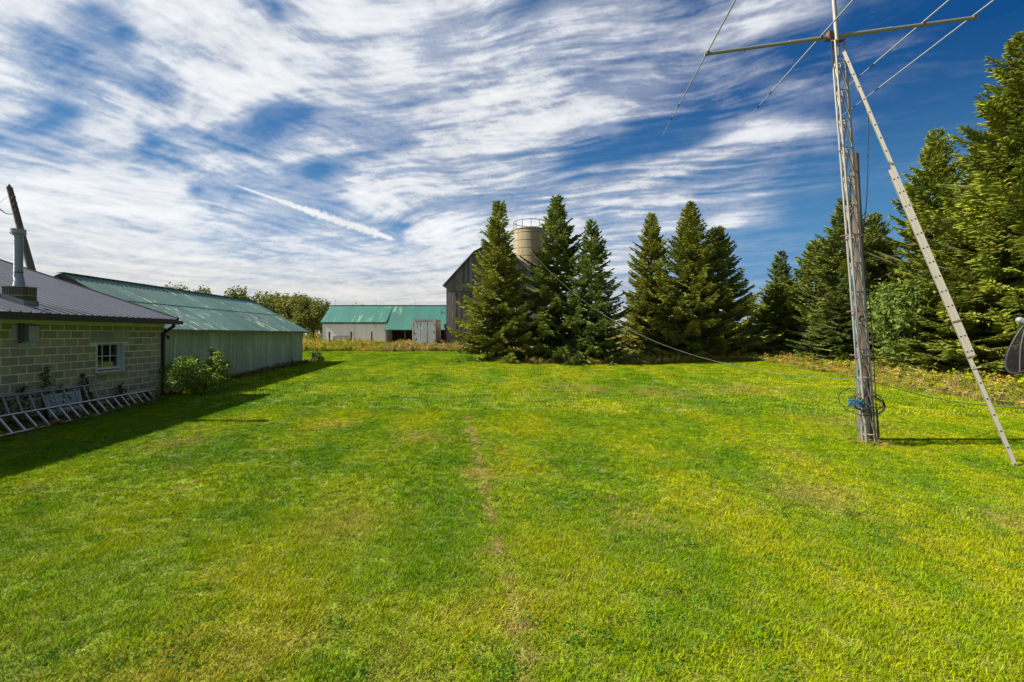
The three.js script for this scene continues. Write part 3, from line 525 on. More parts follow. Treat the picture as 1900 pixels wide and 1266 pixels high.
// ------------------------------------------------------------------ weathered barn and the silo
{
  const b = thing('barn', 'tall weathered grey board barn with gambrel roof', 'barn', [-6.5, land(-2, -48) - 0.1, -48], 0);
  const W = 9.2, e = 6.35, r = rng(13), knee = [2.75, 9.4], top = 10.35;
  const h = (x) => { const q = x > W / 2 ? W - x : x; return q < knee[0] ? e + (knee[1] - e) * q / knee[0] : knee[1] + (top - knee[1]) * (q - knee[0]) / (W / 2 - knee[0]); };
  mesh('stone_foundation', [bx(0.05, W - 0.05, -0.4, 1.25, -14, 0.02)], std({ rgb: [0.26, 0.22, 0.17], map: tex(512, 2.4, (u, v) => { const a = wrapped(u, v, 9, 4, 91), s = wrapped(u, v, 4, 2, 93), k = 0.75 + 0.5 * (a - 0.5) + 0.5 * (s - 0.5); return [k, k * 0.96, k * 0.9]; }), bumpMap: tex(256, 2.4, (u, v) => [wrapped(u, v, 9, 4, 91)], false), bumpScale: 0.03, roughness: 1 }), b);
  const core = mesh('frame', prism([[0.1, 1.2], [W - 0.1, 1.2], [W - 0.1, e], [W - knee[0], knee[1] - 0.1], [W / 2, top - 0.1], [knee[0], knee[1] - 0.1], [0.1, e]], -13.95, -0.06), boardM[1], b);
  for (let x = 0; x < W - 0.01; x += 0.23) { const w = 0.222, x1 = Math.min(x + w, W); for (const [y0, y1] of [[1.15 + (r() - 0.5) * 0.06, 5.42], [5.5, 0]]) { const ta = y1 || h(x) - 0.06, tb = y1 || h(x1) - 0.06; mesh('board', prism([[x, y0], [x1, y0], [x1, tb], [x, ta]], -0.05 + r() * 0.012, -0.018 + r() * 0.014 + (y1 ? 0 : 0.02)), boardM[Math.floor(r() * 4)], core); } }
  for (let k = 0; k < 30; k++) mesh('side_board', bx(-0.02, 0.03, 1.2, e - 0.05, -13.9 + k * 0.46, -13.9 + k * 0.46 + 0.45), boardM[Math.floor(r() * 4)], core);
  const rm = std({ rgb: [0.2, 0.2, 0.21], map: worn, roughness: 0.6, metalness: 0.3 });
  const P = [[-0.35, e - 0.36], knee, [W / 2, top], [W - knee[0], knee[1]], [W + 0.35, e - 0.36]];
  for (let k = 0; k < 4; k++) mesh('roof', bar(V(P[k][0], P[k][1] + 0.03, -6.9), V(P[k + 1][0], P[k + 1][1] + 0.03, -6.9), 14.4, 0.07, V(0, 0, 1)), rm, b);
  mesh('bracket_arm', [rod(V(-0.03, 3.3, -0.1), V(-0.55, 3.45, -0.1), 0.02), rod(V(-0.5, 3.2, -0.1), V(-0.5, 3.7, -0.1), 0.02)], black, b);
}
{
  const b = thing('silo', 'round pale concrete silo with hoops and top railing', 'silo', [1.9, land(1.9, -50) - 0.2, -50], 0);
  const R = 1.78, H = 11.9, cm = std({ rgb: [0.29, 0.245, 0.165], map: tex(512, 5.2, (u, v) => { const s = wrapped2(u, v, 24, 2, 4, 95), a = wrapped(u, v, 6, 5, 96), k = 0.62 + 0.5 * s + 0.35 * (a - 0.5); return [k, k * 0.97, k * 0.9]; }), roughness: 1 });
  const g = new THREE.CylinderGeometry(R, R, H, 48, 1, true); g.translate(0, H / 2, 0); { const uv = g.attributes.uv; for (let i = 0; i < uv.count; i++) uv.setXY(i, uv.getX(i) * 10.4, uv.getY(i) * H); }
  mesh('shell', [g, new THREE.CylinderGeometry(R - 0.01, R - 0.01, 0.1, 48).translate(0, H - 0.1, 0)], cm, b);
  for (let y = 0.6; y < H; y += 0.78) mesh('hoop', new THREE.TorusGeometry(R + 0.012, 0.018, 6, 48).rotateX(Math.PI / 2).translate(0, y, 0), std({ rgb: [0.2, 0.16, 0.12], roughness: 0.8, metalness: 0.4 }), b);
  mesh('rim', new THREE.TorusGeometry(R + 0.01, 0.06, 8, 48).rotateX(Math.PI / 2).translate(0, H, 0), cm, b);
  mesh('railing', [new THREE.TorusGeometry(R - 0.05, 0.035, 6, 48).rotateX(Math.PI / 2).translate(0, H + 0.85, 0), ...[...Array(12)].map((_, k) => rod(V(Math.cos(k * 0.5236) * (R - 0.05), H, Math.sin(k * 0.5236) * (R - 0.05)), V(Math.cos(k * 0.5236) * (R - 0.05), H + 0.85, Math.sin(k * 0.5236) * (R - 0.05)), 0.032))], std({ rgb: [0.1, 0.1, 0.1], roughness: 0.6, metalness: 0.4 }), b);
}

// ------------------------------------------------------------------ leaning utility pole behind the block building
const oldPole = std({ rgb: [0.1, 0.085, 0.075], map: woodTex, roughness: 1 });
const paleWood = std({ rgb: [0.1, 0.08, 0.062], map: woodTex, roughness: 1 });
function poleGeo(a, b, r0, r1, seed) {
  const r = rng(seed), g = new THREE.CylinderGeometry(r1, r0, 1, 14, 14), d = b.clone().sub(a), p = g.attributes.position;
  for (let i = 0; i < p.count; i++) { const k = 1 + (noise(p.getX(i) * 30 + seed, p.getY(i) * 9 + p.getZ(i) * 20) - 0.5) * 0.16; p.setXYZ(i, p.getX(i) * k, p.getY(i) * d.length(), p.getZ(i) * k); }
  const uv = g.attributes.uv; for (let i = 0; i < uv.count; i++) uv.setXY(i, uv.getX(i) * 1.6, uv.getY(i) * d.length());
  g.applyQuaternion(new THREE.Quaternion().setFromUnitVectors(V(0, 1, 0), d.normalize())); g.translate((a.x + b.x) / 2, (a.y + b.y) / 2, (a.z + b.z) / 2); g.computeVertexNormals(); return g;
}
{
  const gy = land(-20.4, -22), b = thing('utility_pole', 'dark leaning wooden utility pole behind the block building', 'pole', [-20.45, gy - 0.3, -22]);
  const top = V(-2.35, 9.25 - gy, 0);
  mesh('shaft', poleGeo(V(0, 0, 0), top, 0.19, 0.115, 3), oldPole, b);
  mesh('peak', new THREE.ConeGeometry(0.12, 0.22, 12).translate(top.x - 0.01, top.y + 0.08, 0), oldPole, b);
  for (let k = 0; k < 4; k++) mesh('insulator', [new THREE.CylinderGeometry(0.06, 0.075, 0.16, 10).rotateZ(-0.3).translate(top.x + 0.24 + k * 0.07, top.y - 0.45 - k * 0.28, 0.05), rod(V(top.x + 0.08 + k * 0.07, top.y - 0.42 - k * 0.28, 0.04), V(top.x + 0.24 + k * 0.07, top.y - 0.42 - k * 0.28, 0.05), 0.02)], std({ rgb: [0.06, 0.02, 0.02], roughness: 0.5 }), b);
  mesh('service_cable', tube([V(top.x + 0.3, top.y - 1.15, 0), V(top.x - 0.05, top.y - 1.2, 0.05), V(top.x - 0.4, top.y - 0.95, 0.1), V(top.x - 1.4, top.y - 0.2, 0.3), V(top.x - 4, top.y + 0.4, 0.8)], 0.022), black, b);
  mesh('tie_wire', tube([V(top.x, top.y - 0.35, 0), V(top.x - 0.3, top.y - 0.55, 0), V(top.x - 0.5, top.y - 0.75, 0)], 0.008, 12), dullAluminium, b);
}

// ------------------------------------------------------------------ two ladders lying on edge against the wall
function ladder(parent, a0, a1, off, rail, depth, rungR, step, mat) {     // first rail from a0 to a1, second at +off; rungs between
  const dir = a1.clone().sub(a0), L = dir.length(); dir.normalize();
  mesh('side_rail', bar(a0, a1, rail, depth, off.clone().normalize()), mat, parent);
  mesh('side_rail', bar(a0.clone().add(off), a1.clone().add(off), rail, depth, off.clone().normalize()), mat, parent);
  for (let s = step * 0.5; s < L; s += step) { const p = a0.clone().addScaledVector(dir, s); mesh('rung', bar(p.clone().addScaledVector(off, 0.02), p.clone().addScaledVector(off, 0.98), rungR * 2, rungR * 1.3, dir), mat, parent); }
}
{
  const f = thing('aluminium_ladder', 'aluminium ladder lying on its side, outermost by block wall', 'ladder', [0, 0, 0], 0, 'ladders along the block wall');
  ladder(f, V(-10.55, 0.58, -9.0), V(-11.22, 0.55, -15.2), V(0.3, -0.34, 0), 0.03, 0.075, 0.022, 0.305, aluminium);
  const s = thing('aluminium_ladder', 'shorter aluminium ladder propped behind the outermost one', 'ladder', [0, 0, 0], 0, 'ladders along the block wall');
  ladder(s, V(-11.02, 0.94, -8.6), V(-11.27, 0.94, -13.3), V(0.17, -0.42, 0), 0.03, 0.07, 0.018, 0.305, dullAluminium);
  const p = mesh('steel_pipe', rod(V(-11.26, 0.72, -9.5), V(-11.47, 1.02, -13.5), 0.018), dullAluminium); tag(p, 'thin grey pipe resting along the block wall', 'pipe');
  const w = thing('window_sash', 'old pale window sash leaning behind the ladders', 'window sash', [-11.2, 0.12, -12.25], 0.0555 + Math.PI / 2);
  const tilt = (g) => g.rotateX(-0.2);
  mesh('frame', [tilt(bx(-0.5, 0.5, 0, 0.06, -0.02, 0.02)), tilt(bx(-0.5, 0.5, 0.66, 0.72, -0.02, 0.02)), tilt(bx(-0.5, -0.44, 0.06, 0.66, -0.02, 0.02)), tilt(bx(0.44, 0.5, 0.06, 0.66, -0.02, 0.02)), tilt(bx(-0.02, 0.02, 0.06, 0.66, -0.018, 0.018))], whiteBlue, w);
  for (const x of [-0.44, 0.02]) mesh('pane', tilt(bx(x, x + 0.42, 0.06, 0.66, -0.004, 0.004)), std({ rgb: [0.34, 0.4, 0.42], map: worn, roughness: 0.35 }), w);
}

// ------------------------------------------------------------------ leaves on stems: shrubs, creeper, weeds and broadleaved trees
function leafCloud(seed, spots, size, flat = 0.4, colors) {     // spots: points; each gets a folded leaf of four triangles
  const r = rng(seed), P = [], N = [], C = [], a = V(), b = V(), n = V();
  for (const s of spots) {
    const l = size * (0.6 + 0.8 * r()), w = l * (0.42 + 0.2 * r());
    a.set(r() - 0.5, (r() - 0.5) * flat - 0.18, r() - 0.5).normalize(); b.set(r() - 0.5, r() - 0.5, r() - 0.5).cross(a).normalize(); n.copy(a).cross(b).normalize(); if (n.y < 0) { n.negate(); b.negate(); }
    const base = s, tip = base.clone().addScaledVector(a, l), m1 = base.clone().addScaledVector(a, l * 0.45).addScaledVector(b, w * 0.5).addScaledVector(n, w * 0.14), m2 = base.clone().addScaledVector(a, l * 0.45).addScaledVector(b, -w * 0.5).addScaledVector(n, w * 0.14);
    const n1 = n.clone().addScaledVector(b, -0.3).normalize(), n2 = n.clone().addScaledVector(b, 0.3).normalize(), c = colors(r, s);
    for (const [p, q] of [[base, n1], [tip, n1], [m1, n1], [base, n2], [m2, n2], [tip, n2]]) { P.push(p.x, p.y, p.z); N.push(q.x, q.y, q.z); C.push(...c); }
  }
  const g = new THREE.BufferGeometry(); g.setAttribute('position', new THREE.Float32BufferAttribute(P, 3)); g.setAttribute('normal', new THREE.Float32BufferAttribute(N, 3)); g.setAttribute('color', new THREE.Float32BufferAttribute(C, 3)); return g;
}
const leafM = leafy({ rgb: [1, 1, 1], vertexColors: true, transmission: 0.4, roughness: 0.75, specularIntensity: 0.3 });
const bark = std({ rgb: [0.12, 0.095, 0.075], map: woodTex, roughness: 1 });
function bush(name, label, [x, z], rx, ry, n, size, cols, seed, lobes, group) {
  const t = thing(name, label, 'shrub', [x, land(x, z) - 0.02, z], 0, group), r = rng(seed), pts = [], stems = [];
  for (const [lx, ly, lz, lr, share] of lobes) {
    stems.push(rod(V(lx * 0.25 * rx, 0, lz * 0.25 * rx), V(lx * rx, ly * ry, lz * rx), 0.018, 0.008, 5));
    for (let k = 0; k < n * share; k++) { const u = V(r() - 0.5, r() - 0.5, r() - 0.5).normalize().multiplyScalar(Math.cbrt(0.25 + 0.75 * r()) * lr * (0.8 + 0.4 * r())); const p = V(lx * rx + u.x * rx, ly * ry + u.y * ry, lz * rx + u.z * rx); if (p.y > 0.02) pts.push(p); }
  }
  mesh('stems', stems, bark, t);
  mesh('foliage', leafCloud(seed + 1, pts, size, 0.5, cols), leafM, t);
  return t;
}
const tones = (...list) => (r) => { const a = list[Math.floor(r() * list.length)], k = 0.75 + 0.5 * r(); return [a[0] * k, a[1] * k, a[2] * k]; };
bush('leafy_shrub', 'leafy green shrub against the green shed siding', [-10.95, -16.9], 1.05, 1.05, 3600, 0.11, tones([0.15, 0.24, 0.02], [0.2, 0.29, 0.02], [0.25, 0.33, 0.03], [0.11, 0.19, 0.02]), 301,
  [[0, 0.5, 0, 0.55, 0.3], [-0.35, 0.6, 0.55, 0.5, 0.2], [0.35, 0.55, -0.4, 0.5, 0.16], [-0.3, 0.85, 0.0, 0.42, 0.14], [0.55, 0.35, 0.3, 0.4, 0.1], [0.1, 0.3, -0.85, 0.42, 0.12], [0.25, 1.0, -0.45, 0.2, 0.03], [0.3, 1.25, -0.6, 0.14, 0.02]]);
bush('feathery_sapling', 'tall feathery sapling rising out of the leafy shrub', [-11.15, -18.2], 0.7, 1.0, 1300, 0.1, tones([0.17, 0.24, 0.03], [0.25, 0.26, 0.06], [0.15, 0.2, 0.04]), 305,
  [[0, 0.4, 0, 0.42, 0.35], [0.05, 0.85, 0.1, 0.34, 0.3], [0.35, 0.8, -0.3, 0.28, 0.15], [0, 1.2, 0.05, 0.2, 0.1], [-0.1, 1.45, 0.1, 0.1, 0.05], [0.4, 0.3, 0.3, 0.3, 0.1]]);
bush('dark_shrub', 'small dark shrub at the far corner of green shed', [-12.6, -31.2], 0.6, 0.7, 500, 0.12, tones([0.04, 0.06, 0.02], [0.06, 0.05, 0.03]), 309, [[0, 0.4, 0, 0.6, 0.7], [0.6, 0.2, 0.2, 0.4, 0.3]]);
{
  // creeper on the block wall
  const t = thing('wall_creeper', 'dark climbing creeper on the block wall above ladders', 'creeper', [0, 0, 0]), r = rng(61), pts = [], st = [];
  const wx = (D) => -10.757 - 0.0556 * D + 0.03;
  for (const [D, y0, y1, w] of [[11.8, 0.3, 1.55, 0.2], [11.2, 0.3, 1.1, 0.45], [12.2, 0.3, 1.05, 0.3], [12.9, 0.3, 1.25, 0.1], [10.7, 0.3, 0.95, 0.4], [13.1, 0.3, 0.75, 0.25], [10.0, 0.3, 1.2, 0.3], [14.2, 0.25, 0.85, 0.3]]) {
    st.push(tube([V(wx(D), y0 - 0.1, -D), V(wx(D) + 0.02, (y0 + y1) / 2, -D + 0.07), V(wx(D), y1, -D - 0.1)], 0.008, 10, 5));
    for (let k = 0; k < 150; k++) { const q = Math.pow(r(), 1.3), y = mix(y0, y1, q), d = D + (r() + r() - 1) * (w + 0.15) * (1.2 - q); pts.push(V(wx(d) + 0.02 + r() * 0.1, y, -d)); }
  }
  mesh('stems', st, bark, t); mesh('foliage', leafCloud(62, pts, 0.085, 0.6, tones([0.05, 0.08, 0.02], [0.07, 0.1, 0.02], [0.08, 0.06, 0.03])), leafM, t);
}

// ------------------------------------------------------------------ lattice mast, pole, beam antenna
const BASE = V(7.72, land(7.72, -10.5), -10.5), TOP = V(7.04, 8.62, -10.5);
const steel = std({ rgb: [0.25, 0.245, 0.235], map: worn, roughness: 0.5, metalness: 0.4 });
const rust = std({ rgb: [0.12, 0.06, 0.04], roughness: 0.9 });
{
  const t = thing('lattice_mast', 'leaning three legged steel lattice mast on the lawn', 'mast', [0, 0, 0]);
  const at = (s, k, rad = 0.135) => { const c = BASE.clone().lerp(TOP, s), a = k * 2.0944 + 0.32; return V(c.x + Math.cos(a) * rad, c.y, c.z + Math.sin(a) * rad); };
  for (let k = 0; k < 3; k++) mesh('leg', rod(at(-0.02, k), at(1, k), 0.025, 0.025, 10), steel, t);
  const bays = 14;
  for (let i = 0; i < bays; i++) {
    const s0 = (i + 0.3) / bays, s1 = (i + 1.3) / bays;
    for (let k = 0; k < 3; k++) mesh('horizontal_brace', rod(at(s0, k), at(s0, (k + 1) % 3), 0.011, 0.011, 6), steel, t);
    if (s1 <= 1.02) for (let k = 0; k < 3; k++) { const n = (k + 1) % 3, m = at((s0 + s1) / 2, k).lerp(at((s0 + s1) / 2, n), 0.5); mesh('diagonal_brace', [rod(at(s0, k), at(Math.min(s1, 1), k).lerp(at(Math.min(s1, 1), n), 0.62), 0.0095, 0.0095, 6), rod(at(s0, n), at(Math.min(s1, 1), k).lerp(at(Math.min(s1, 1), n), 0.38), 0.0095, 0.0095, 6)], steel, t); }
  }
  mesh('top_plate', [new THREE.CylinderGeometry(0.17, 0.17, 0.02, 3).rotateY(0.8).translate(TOP.x, TOP.y + 0.01, TOP.z)], rust, t);
  const up = TOP.clone().sub(BASE).normalize();
  mesh('mast_tube', rod(TOP.clone().addScaledVector(up, -0.3), TOP.clone().addScaledVector(up, 0.92), 0.043, 0.043, 14), steel, t);
  for (const s of [0.52, 0.33, 0.22, 0.12]) mesh('strap', new THREE.TorusGeometry(0.2, 0.012, 6, 24).rotateX(Math.PI / 2).translate(BASE.x + (TOP.x - BASE.x) * s + 0.05, BASE.y + (TOP.y - BASE.y) * s, BASE.z - 0.08), rust, t);
  const p = thing('wooden_pole', 'weathered wooden pole standing behind the lattice mast', 'pole', [7.94, BASE.y - 0.3, -10.86]);
  mesh('shaft', poleGeo(V(0, 0, 0), V(-0.27, 6.7, 0), 0.14, 0.085, 17), paleWood, p);
  mesh('splinter', [rod(V(-0.25, 6.3, 0.06), V(-0.24, 6.8, 0.02), 0.03, 0.008, 5), rod(V(-0.17, 4.6, 0.13), V(-0.15, 4.9, 0.1), 0.012, 0.01, 5)], paleWood, p);
  mesh('side_stake', [rod(V(0.2, 0.2, 0.12), V(0.17, 1.0, 0.08), 0.02, 0.016, 6)], paleWood, p);
}
{
  const t = thing('beam_antenna', 'long beam antenna on top of the lattice mast', 'antenna', [0, 0, 0]);
  const plainAlu = std({ rgb: [0.3, 0.31, 0.31], roughness: 0.45, metalness: 0.4 }), bl = V(4.3, 8.55, -10.82), br = V(9.85, 9.02, -10.28), mid = bl.clone().lerp(br, 0.492), dir = V(0.09, 0, -1).normalize();
  mesh('boom', [rod(bl.clone(), bl.clone().lerp(br, 0.34), 0.036, 0.036, 12), rod(bl.clone().lerp(br, 0.32), bl.clone().lerp(br, 0.7), 0.043, 0.043, 12), rod(bl.clone().lerp(br, 0.68), br.clone(), 0.036, 0.036, 12)], std({ rgb: [0.2, 0.21, 0.19], roughness: 0.5, metalness: 0.4 }), t);
  mesh('mast_clamp', [bx(-0.1, 0.08, -0.06, 0.09, 0.04, 0.05), bx(-0.1, -0.06, -0.09, 0.1, -0.05, 0.06), rod(V(-0.14, 0.06, -0.06), V(0.1, 0.06, -0.06), 0.01), rod(V(-0.14, -0.06, -0.06), V(0.1, -0.06, -0.06), 0.01)].map((g) => g.translate(mid.x - 0.06, mid.y, mid.z)), rust, t);
  for (const [s, far, near] of [[0.012, 4.6, 4.6], [0.44, 4.45, 4.6], [0.81, 2.95, 4.2], [0.99, 5.6, 5.2]]) {
    const c = bl.clone().lerp(br, s).add(V(0, 0.05, 0.0)), e = mesh('element', [rod(c.clone().addScaledVector(dir, -near * 0.5), c.clone().addScaledVector(dir, far * 0.55), 0.0155, 0.0155, 8), rod(c.clone().addScaledVector(dir, far * 0.53), c.clone().addScaledVector(dir, far), 0.011, 0.008, 8), rod(c.clone().addScaledVector(dir, -near), c.clone().addScaledVector(dir, -near * 0.5), 0.011, 0.013, 8)], plainAlu, t);
    mesh('bracket', bx(-0.03, 0.03, -0.045, 0.02, -0.045, 0.045).translate(c.x, c.y - 0.03, c.z), rust, e);
    for (const q of [0.54, 0.72]) mesh('trap', rod(c.clone().addScaledVector(dir, far * q), c.clone().addScaledVector(dir, far * q + 0.16), 0.019, 0.019, 8), black, e);
  }
}
{
  // extension ladder leaning on the mast
  const t = thing('extension_ladder', 'tall aluminium extension ladder leaning on the lattice mast', 'ladder', [0, 0, 0]);
  const F = V(9.2, land(9.2, -8.85), -8.85), T = V(7.05, 8.32, -10.4), u = T.clone().sub(F), L = u.length(); u.normalize();
  const side = V(0.65, 0, -0.76).addScaledVector(u, -V(0.65, 0, -0.76).dot(u)).normalize(), nrm = side.clone().cross(u).normalize(); if (nrm.y < 0) nrm.negate();
  const pale = std({ rgb: [0.3, 0.285, 0.25], map: worn, roughness: 0.5, metalness: 0.25 });
  const section = (name, s0, s1, off, w, first) => {
    const g = new THREE.Group(); g.name = name; t.add(g);
    for (const k of [0, 1]) {
      const a = F.clone().addScaledVector(u, s0).addScaledVector(nrm, off).addScaledVector(side, k ? w : 0), b = F.clone().addScaledVector(u, s1).addScaledVector(nrm, off).addScaledVector(side, k ? w : 0), r_ = [bar(a, b, 0.056, 0.006, nrm)];
      for (const e of [-0.027, 0.027]) r_.push(bar(a.clone().addScaledVector(nrm, e).addScaledVector(side, k ? -0.013 : 0.013), b.clone().addScaledVector(nrm, e).addScaledVector(side, k ? -0.013 : 0.013), 0.006, 0.03, nrm));
      mesh('side_rail', r_, pale, g);
    }
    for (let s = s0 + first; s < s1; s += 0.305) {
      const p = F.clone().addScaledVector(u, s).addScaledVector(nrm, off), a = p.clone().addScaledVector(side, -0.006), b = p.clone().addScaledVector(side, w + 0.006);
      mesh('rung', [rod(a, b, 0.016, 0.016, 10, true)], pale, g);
      mesh('rung_hole_shade', [rod(p.clone().addScaledVector(side, -0.008), p.clone().addScaledVector(side, -0.004), 0.0145, 0.0145, 10)], black, g);  // black disc painted in for the shade inside the hollow rung end
    }
  };
  section('base_section', 0.02, L * 0.685, 0, 0.4, 0.02);
  section('fly_section', L * 0.235, L, 0.062, 0.37, 0.1);
  for (const s of [0.21, 0.235, 0.315]) { const p = F.clone().addScaledVector(u, L * s).addScaledVector(nrm, 0.03).addScaledVector(side, -0.012); mesh('guide_bracket', bar(p.clone().addScaledVector(nrm, -0.065), p.clone().addScaledVector(nrm, 0.075), 0.022, 0.014, u), s < 0.22 ? pale : rust, t); }
  const c = mesh('coax_cable', tube([V(7.44, 7.07, -10.13), V(7.46, 6.3, -10.16), V(7.5, 5.2, -10.25), V(7.6, 4.3, -10.5), V(7.8, 3.6, -10.66), V(7.9, 2.2, -10.62), V(7.95, 0.9, -10.6), V(8.0, -0.02, -10.6)], 0.011, 50, 6), black); tag(c, 'thin black cable hanging from the extension ladder beside mast', 'cable');
}
{
  // coils and ropes on the mast
  const k = mesh('cable_coil', [0, 1, 2, 3, 4].map((i) => new THREE.TorusGeometry([0.4, 0.26, 0.29, 0.24, 0.3][i], 0.009, 6, 48).rotateX(Math.PI / 2 + [0.72, 0.5, 0.6, 0.85, 0.62][i]).rotateZ([0.1, -0.12, 0.02, 0.16, -0.05][i]).scale(1.15, 1, 0.85).translate(7.6 + [-0.03, 0.13, 0.1, 0.14, 0.09][i], 0.84 + [0, 0.03, -0.03, 0.02, -0.05][i], -10.5)), black); tag(k, 'coil of black cable looped round the mast foot', 'cable coil');
  const r = rng(41), pts = []; for (let i = 0; i < 60; i++) { const a = i * 1.3; pts.push(V(7.32 + Math.cos(a) * (0.1 + 0.08 * r()) + (r() - 0.5) * 0.06, 0.84 + Math.sin(a * 1.7) * 0.08 + (r() - 0.5) * 0.05, -10.3 + Math.sin(a) * (0.08 + 0.05 * r()))); }
  const blue = std({ rgb: [0.015, 0.085, 0.15], roughness: 0.8 });
  const bk = mesh('blue_rope_bundle', [tube(pts, 0.0065, 420, 5), tube([V(7.3, 0.8, -10.28), V(7.26, 0.5, -10.24), V(7.32, 0.25, -10.24), V(7.38, 0.5, -10.26), V(7.4, 0.78, -10.28)], 0.006, 30, 5), tube([V(7.36, 0.85, -10.3), V(7.5, 0.8, -10.32), V(7.66, 0.8, -10.36)], 0.02, 12, 6)], blue); tag(bk, 'tangled blue rope bundle tied to the lattice mast', 'rope');
  const h = mesh('halyard_rope', tube([V(7.28, 5.6, -10.42), V(7.3, 4.2, -10.42), V(7.34, 2.6, -10.4), V(7.36, 1.4, -10.36), V(7.36, 0.9, -10.32)], 0.008, 40, 5), blue); tag(h, 'thin blue rope hanging down beside the lattice mast', 'rope');
  // wire aerial from the tallest near spruce down to the mast, and the guy rope beyond
  const A = V(-0.72, 10.55, -32.6), B = V(7.62, 1.32, -10.42), wp = [];
  for (let i = 0; i <= 24; i++) { const s = i / 24, p = A.clone().lerp(B, s); p.y -= 4 * 2.35 * s * (1 - s) * (1 + 0.25 * (s - 0.5)); wp.push(p); }
  const w = mesh('wire_aerial', tube(wp, 0.0055, 120, 5), std({ rgb: [0.085, 0.095, 0.07], roughness: 0.8 })); tag(w, 'pale sagging wire from spruce top down to the mast', 'wire');
  const g = mesh('guy_rope', tube([V(7.7, 1.3, -10.45), V(9.6, 0.86, -11.2), V(11.6, 0.55, -12.2), V(14.5, 0.2, -13.6), V(16.5, land(16.5, -14.6) - 0.05, -14.6)], 0.011, 60, 5), std({ rgb: [0.1, 0.24, 0.12], roughness: 0.8 })); tag(g, 'low green guy rope running from mast into the weeds', 'rope');
}
{
  // dark mesh dish at the east edge
  const x = 5.55, z = -4.95, gy = land(x, z), t = thing('satellite_dish', 'black mesh satellite dish on a post near the camera', 'satellite dish', [x + 0.46, gy, z]);
  const R = 0.52, pts = []; for (let i = 0; i <= 10; i++) { const q = i / 10 * R; pts.push(new THREE.Vector2(Math.max(q, 0.001), q * q * 0.34)); }
  const zn = V(-0.79, 0.458, -0.41).normalize(), xn = V(0, 1, 0).cross(zn).normalize(), M = new THREE.Matrix4().makeBasis(xn, zn.clone().cross(xn), zn).setPosition(-0.46, 2.31 - gy, 0);
  const mesh_ = leafy({ rgb: [0.008, 0.008, 0.009], transmission: 0, roughness: 1, specularIntensity: 0.05, transparent: true, opacity: 0.78 });
  mesh('reflector', new THREE.LatheGeometry(pts, 48).rotateX(Math.PI / 2).scale(1, 1.0, 1).applyMatrix4(M), mesh_, t);
  mesh('rim', new THREE.TorusGeometry(R, 0.012, 6, 64).translate(0, 0, R * R * 0.34).applyMatrix4(M), black, t);
  const ribs = []; for (let k = 0; k < 8; k++) { const a = k * Math.PI / 4 + 0.2; ribs.push(tube([0.02, 0.3, 0.6, 0.98].map((f) => V(Math.cos(a) * R * f, Math.sin(a) * R * f, f * f * R * R * 0.34 - 0.01)), 0.008, 10, 5).applyMatrix4(M)); }
  mesh('back_rib', ribs, black, t);
  mesh('feed_arm', [tube([V(0.1, -0.5, 0.08), V(0.05, -0.25, 0.18), V(0, 0, 0.24)], 0.01, 10, 6).applyMatrix4(M)], black, t);
  const feed = new THREE.CapsuleGeometry(0.034, 0.08, 6, 12).rotateX(Math.PI / 2).translate(0, 0, 0.26).applyMatrix4(M); mesh('feed_horn', feed, std({ rgb: [0.16, 0.17, 0.18], roughness: 0.6 }), t);
  mesh('post', [rod(V(-0.2, -0.2, -0.2), V(-0.2, 2.08 - gy, -0.2), 0.035, 0.035, 12), rod(V(-0.2, 2.05 - gy, -0.2), V(-0.47, 2.32 - gy, 0), 0.03, 0.03, 8)], black, t);
}

// ------------------------------------------------------------------ clover, rosettes and loose straw in the lawn
{
  const lawn = scene.getObjectByName('lawn_grass'), r = rng(611), clover = [], straw = [], tall = [];
  const mat = leafy({ rgb: [1, 1, 1], transmission: 0.3, roughness: 0.85, specularIntensity: 0.15 });
  for (let k = 0; k < 5200; k++) {
    const D = 2.2 + 15 * Math.pow(r(), 1.2), x = (r() * 2 - 1) * (1.15 * D + 1), z = -D; if (!onLawn(x, z) || underShed(x, z)) continue;
    const v = 0.7 + 0.6 * r(), at = [x, land(x, z), z, r() * 6.28];
    const q = fbm(x * 0.8 + 310, z * 0.8 + 120, 3);
    if (q > 0.5 && r() < 0.75) clover.push([...at, 0.7 + 0.8 * r(), 1, 0.07 * v, 0.17 * v, 0.012 * v]);
    else if (r() < 0.45) straw.push([...at, 0.7 + 0.7 * r(), 1, 0.36 * v, 0.28 * v, 0.09 * v]);
    else if (r() < 0.5) tall.push([...at, 0.9 + 0.4 * r(), 0.8 + 0.35 * r(), 0.16 * v, 0.27 * v, 0.004]);
  }
  const pts = []; for (let i = 0; i < 22; i++) { const a = r() * 6.28, d = 0.06 * Math.sqrt(r()); pts.push(V(Math.cos(a) * d, 0.018 + 0.022 * r(), Math.sin(a) * d)); }
  const cg = leafCloud(612, pts, 0.024, 0.25, () => [1, 1, 1]); cg.deleteAttribute('color'); scatter('clover_leaves', cg, mat, clover, lawn);
  scatter('loose_straw', tuftGeometry(613, 7, 0.09, 0.012, 0.03, 0.0022, 2.6), mat, straw, lawn);
  scatter('taller_tufts', tuftGeometry(614, 12, 0.03, 0.04, 0.075, 0.0022, 0.6), mat, tall, lawn);
}

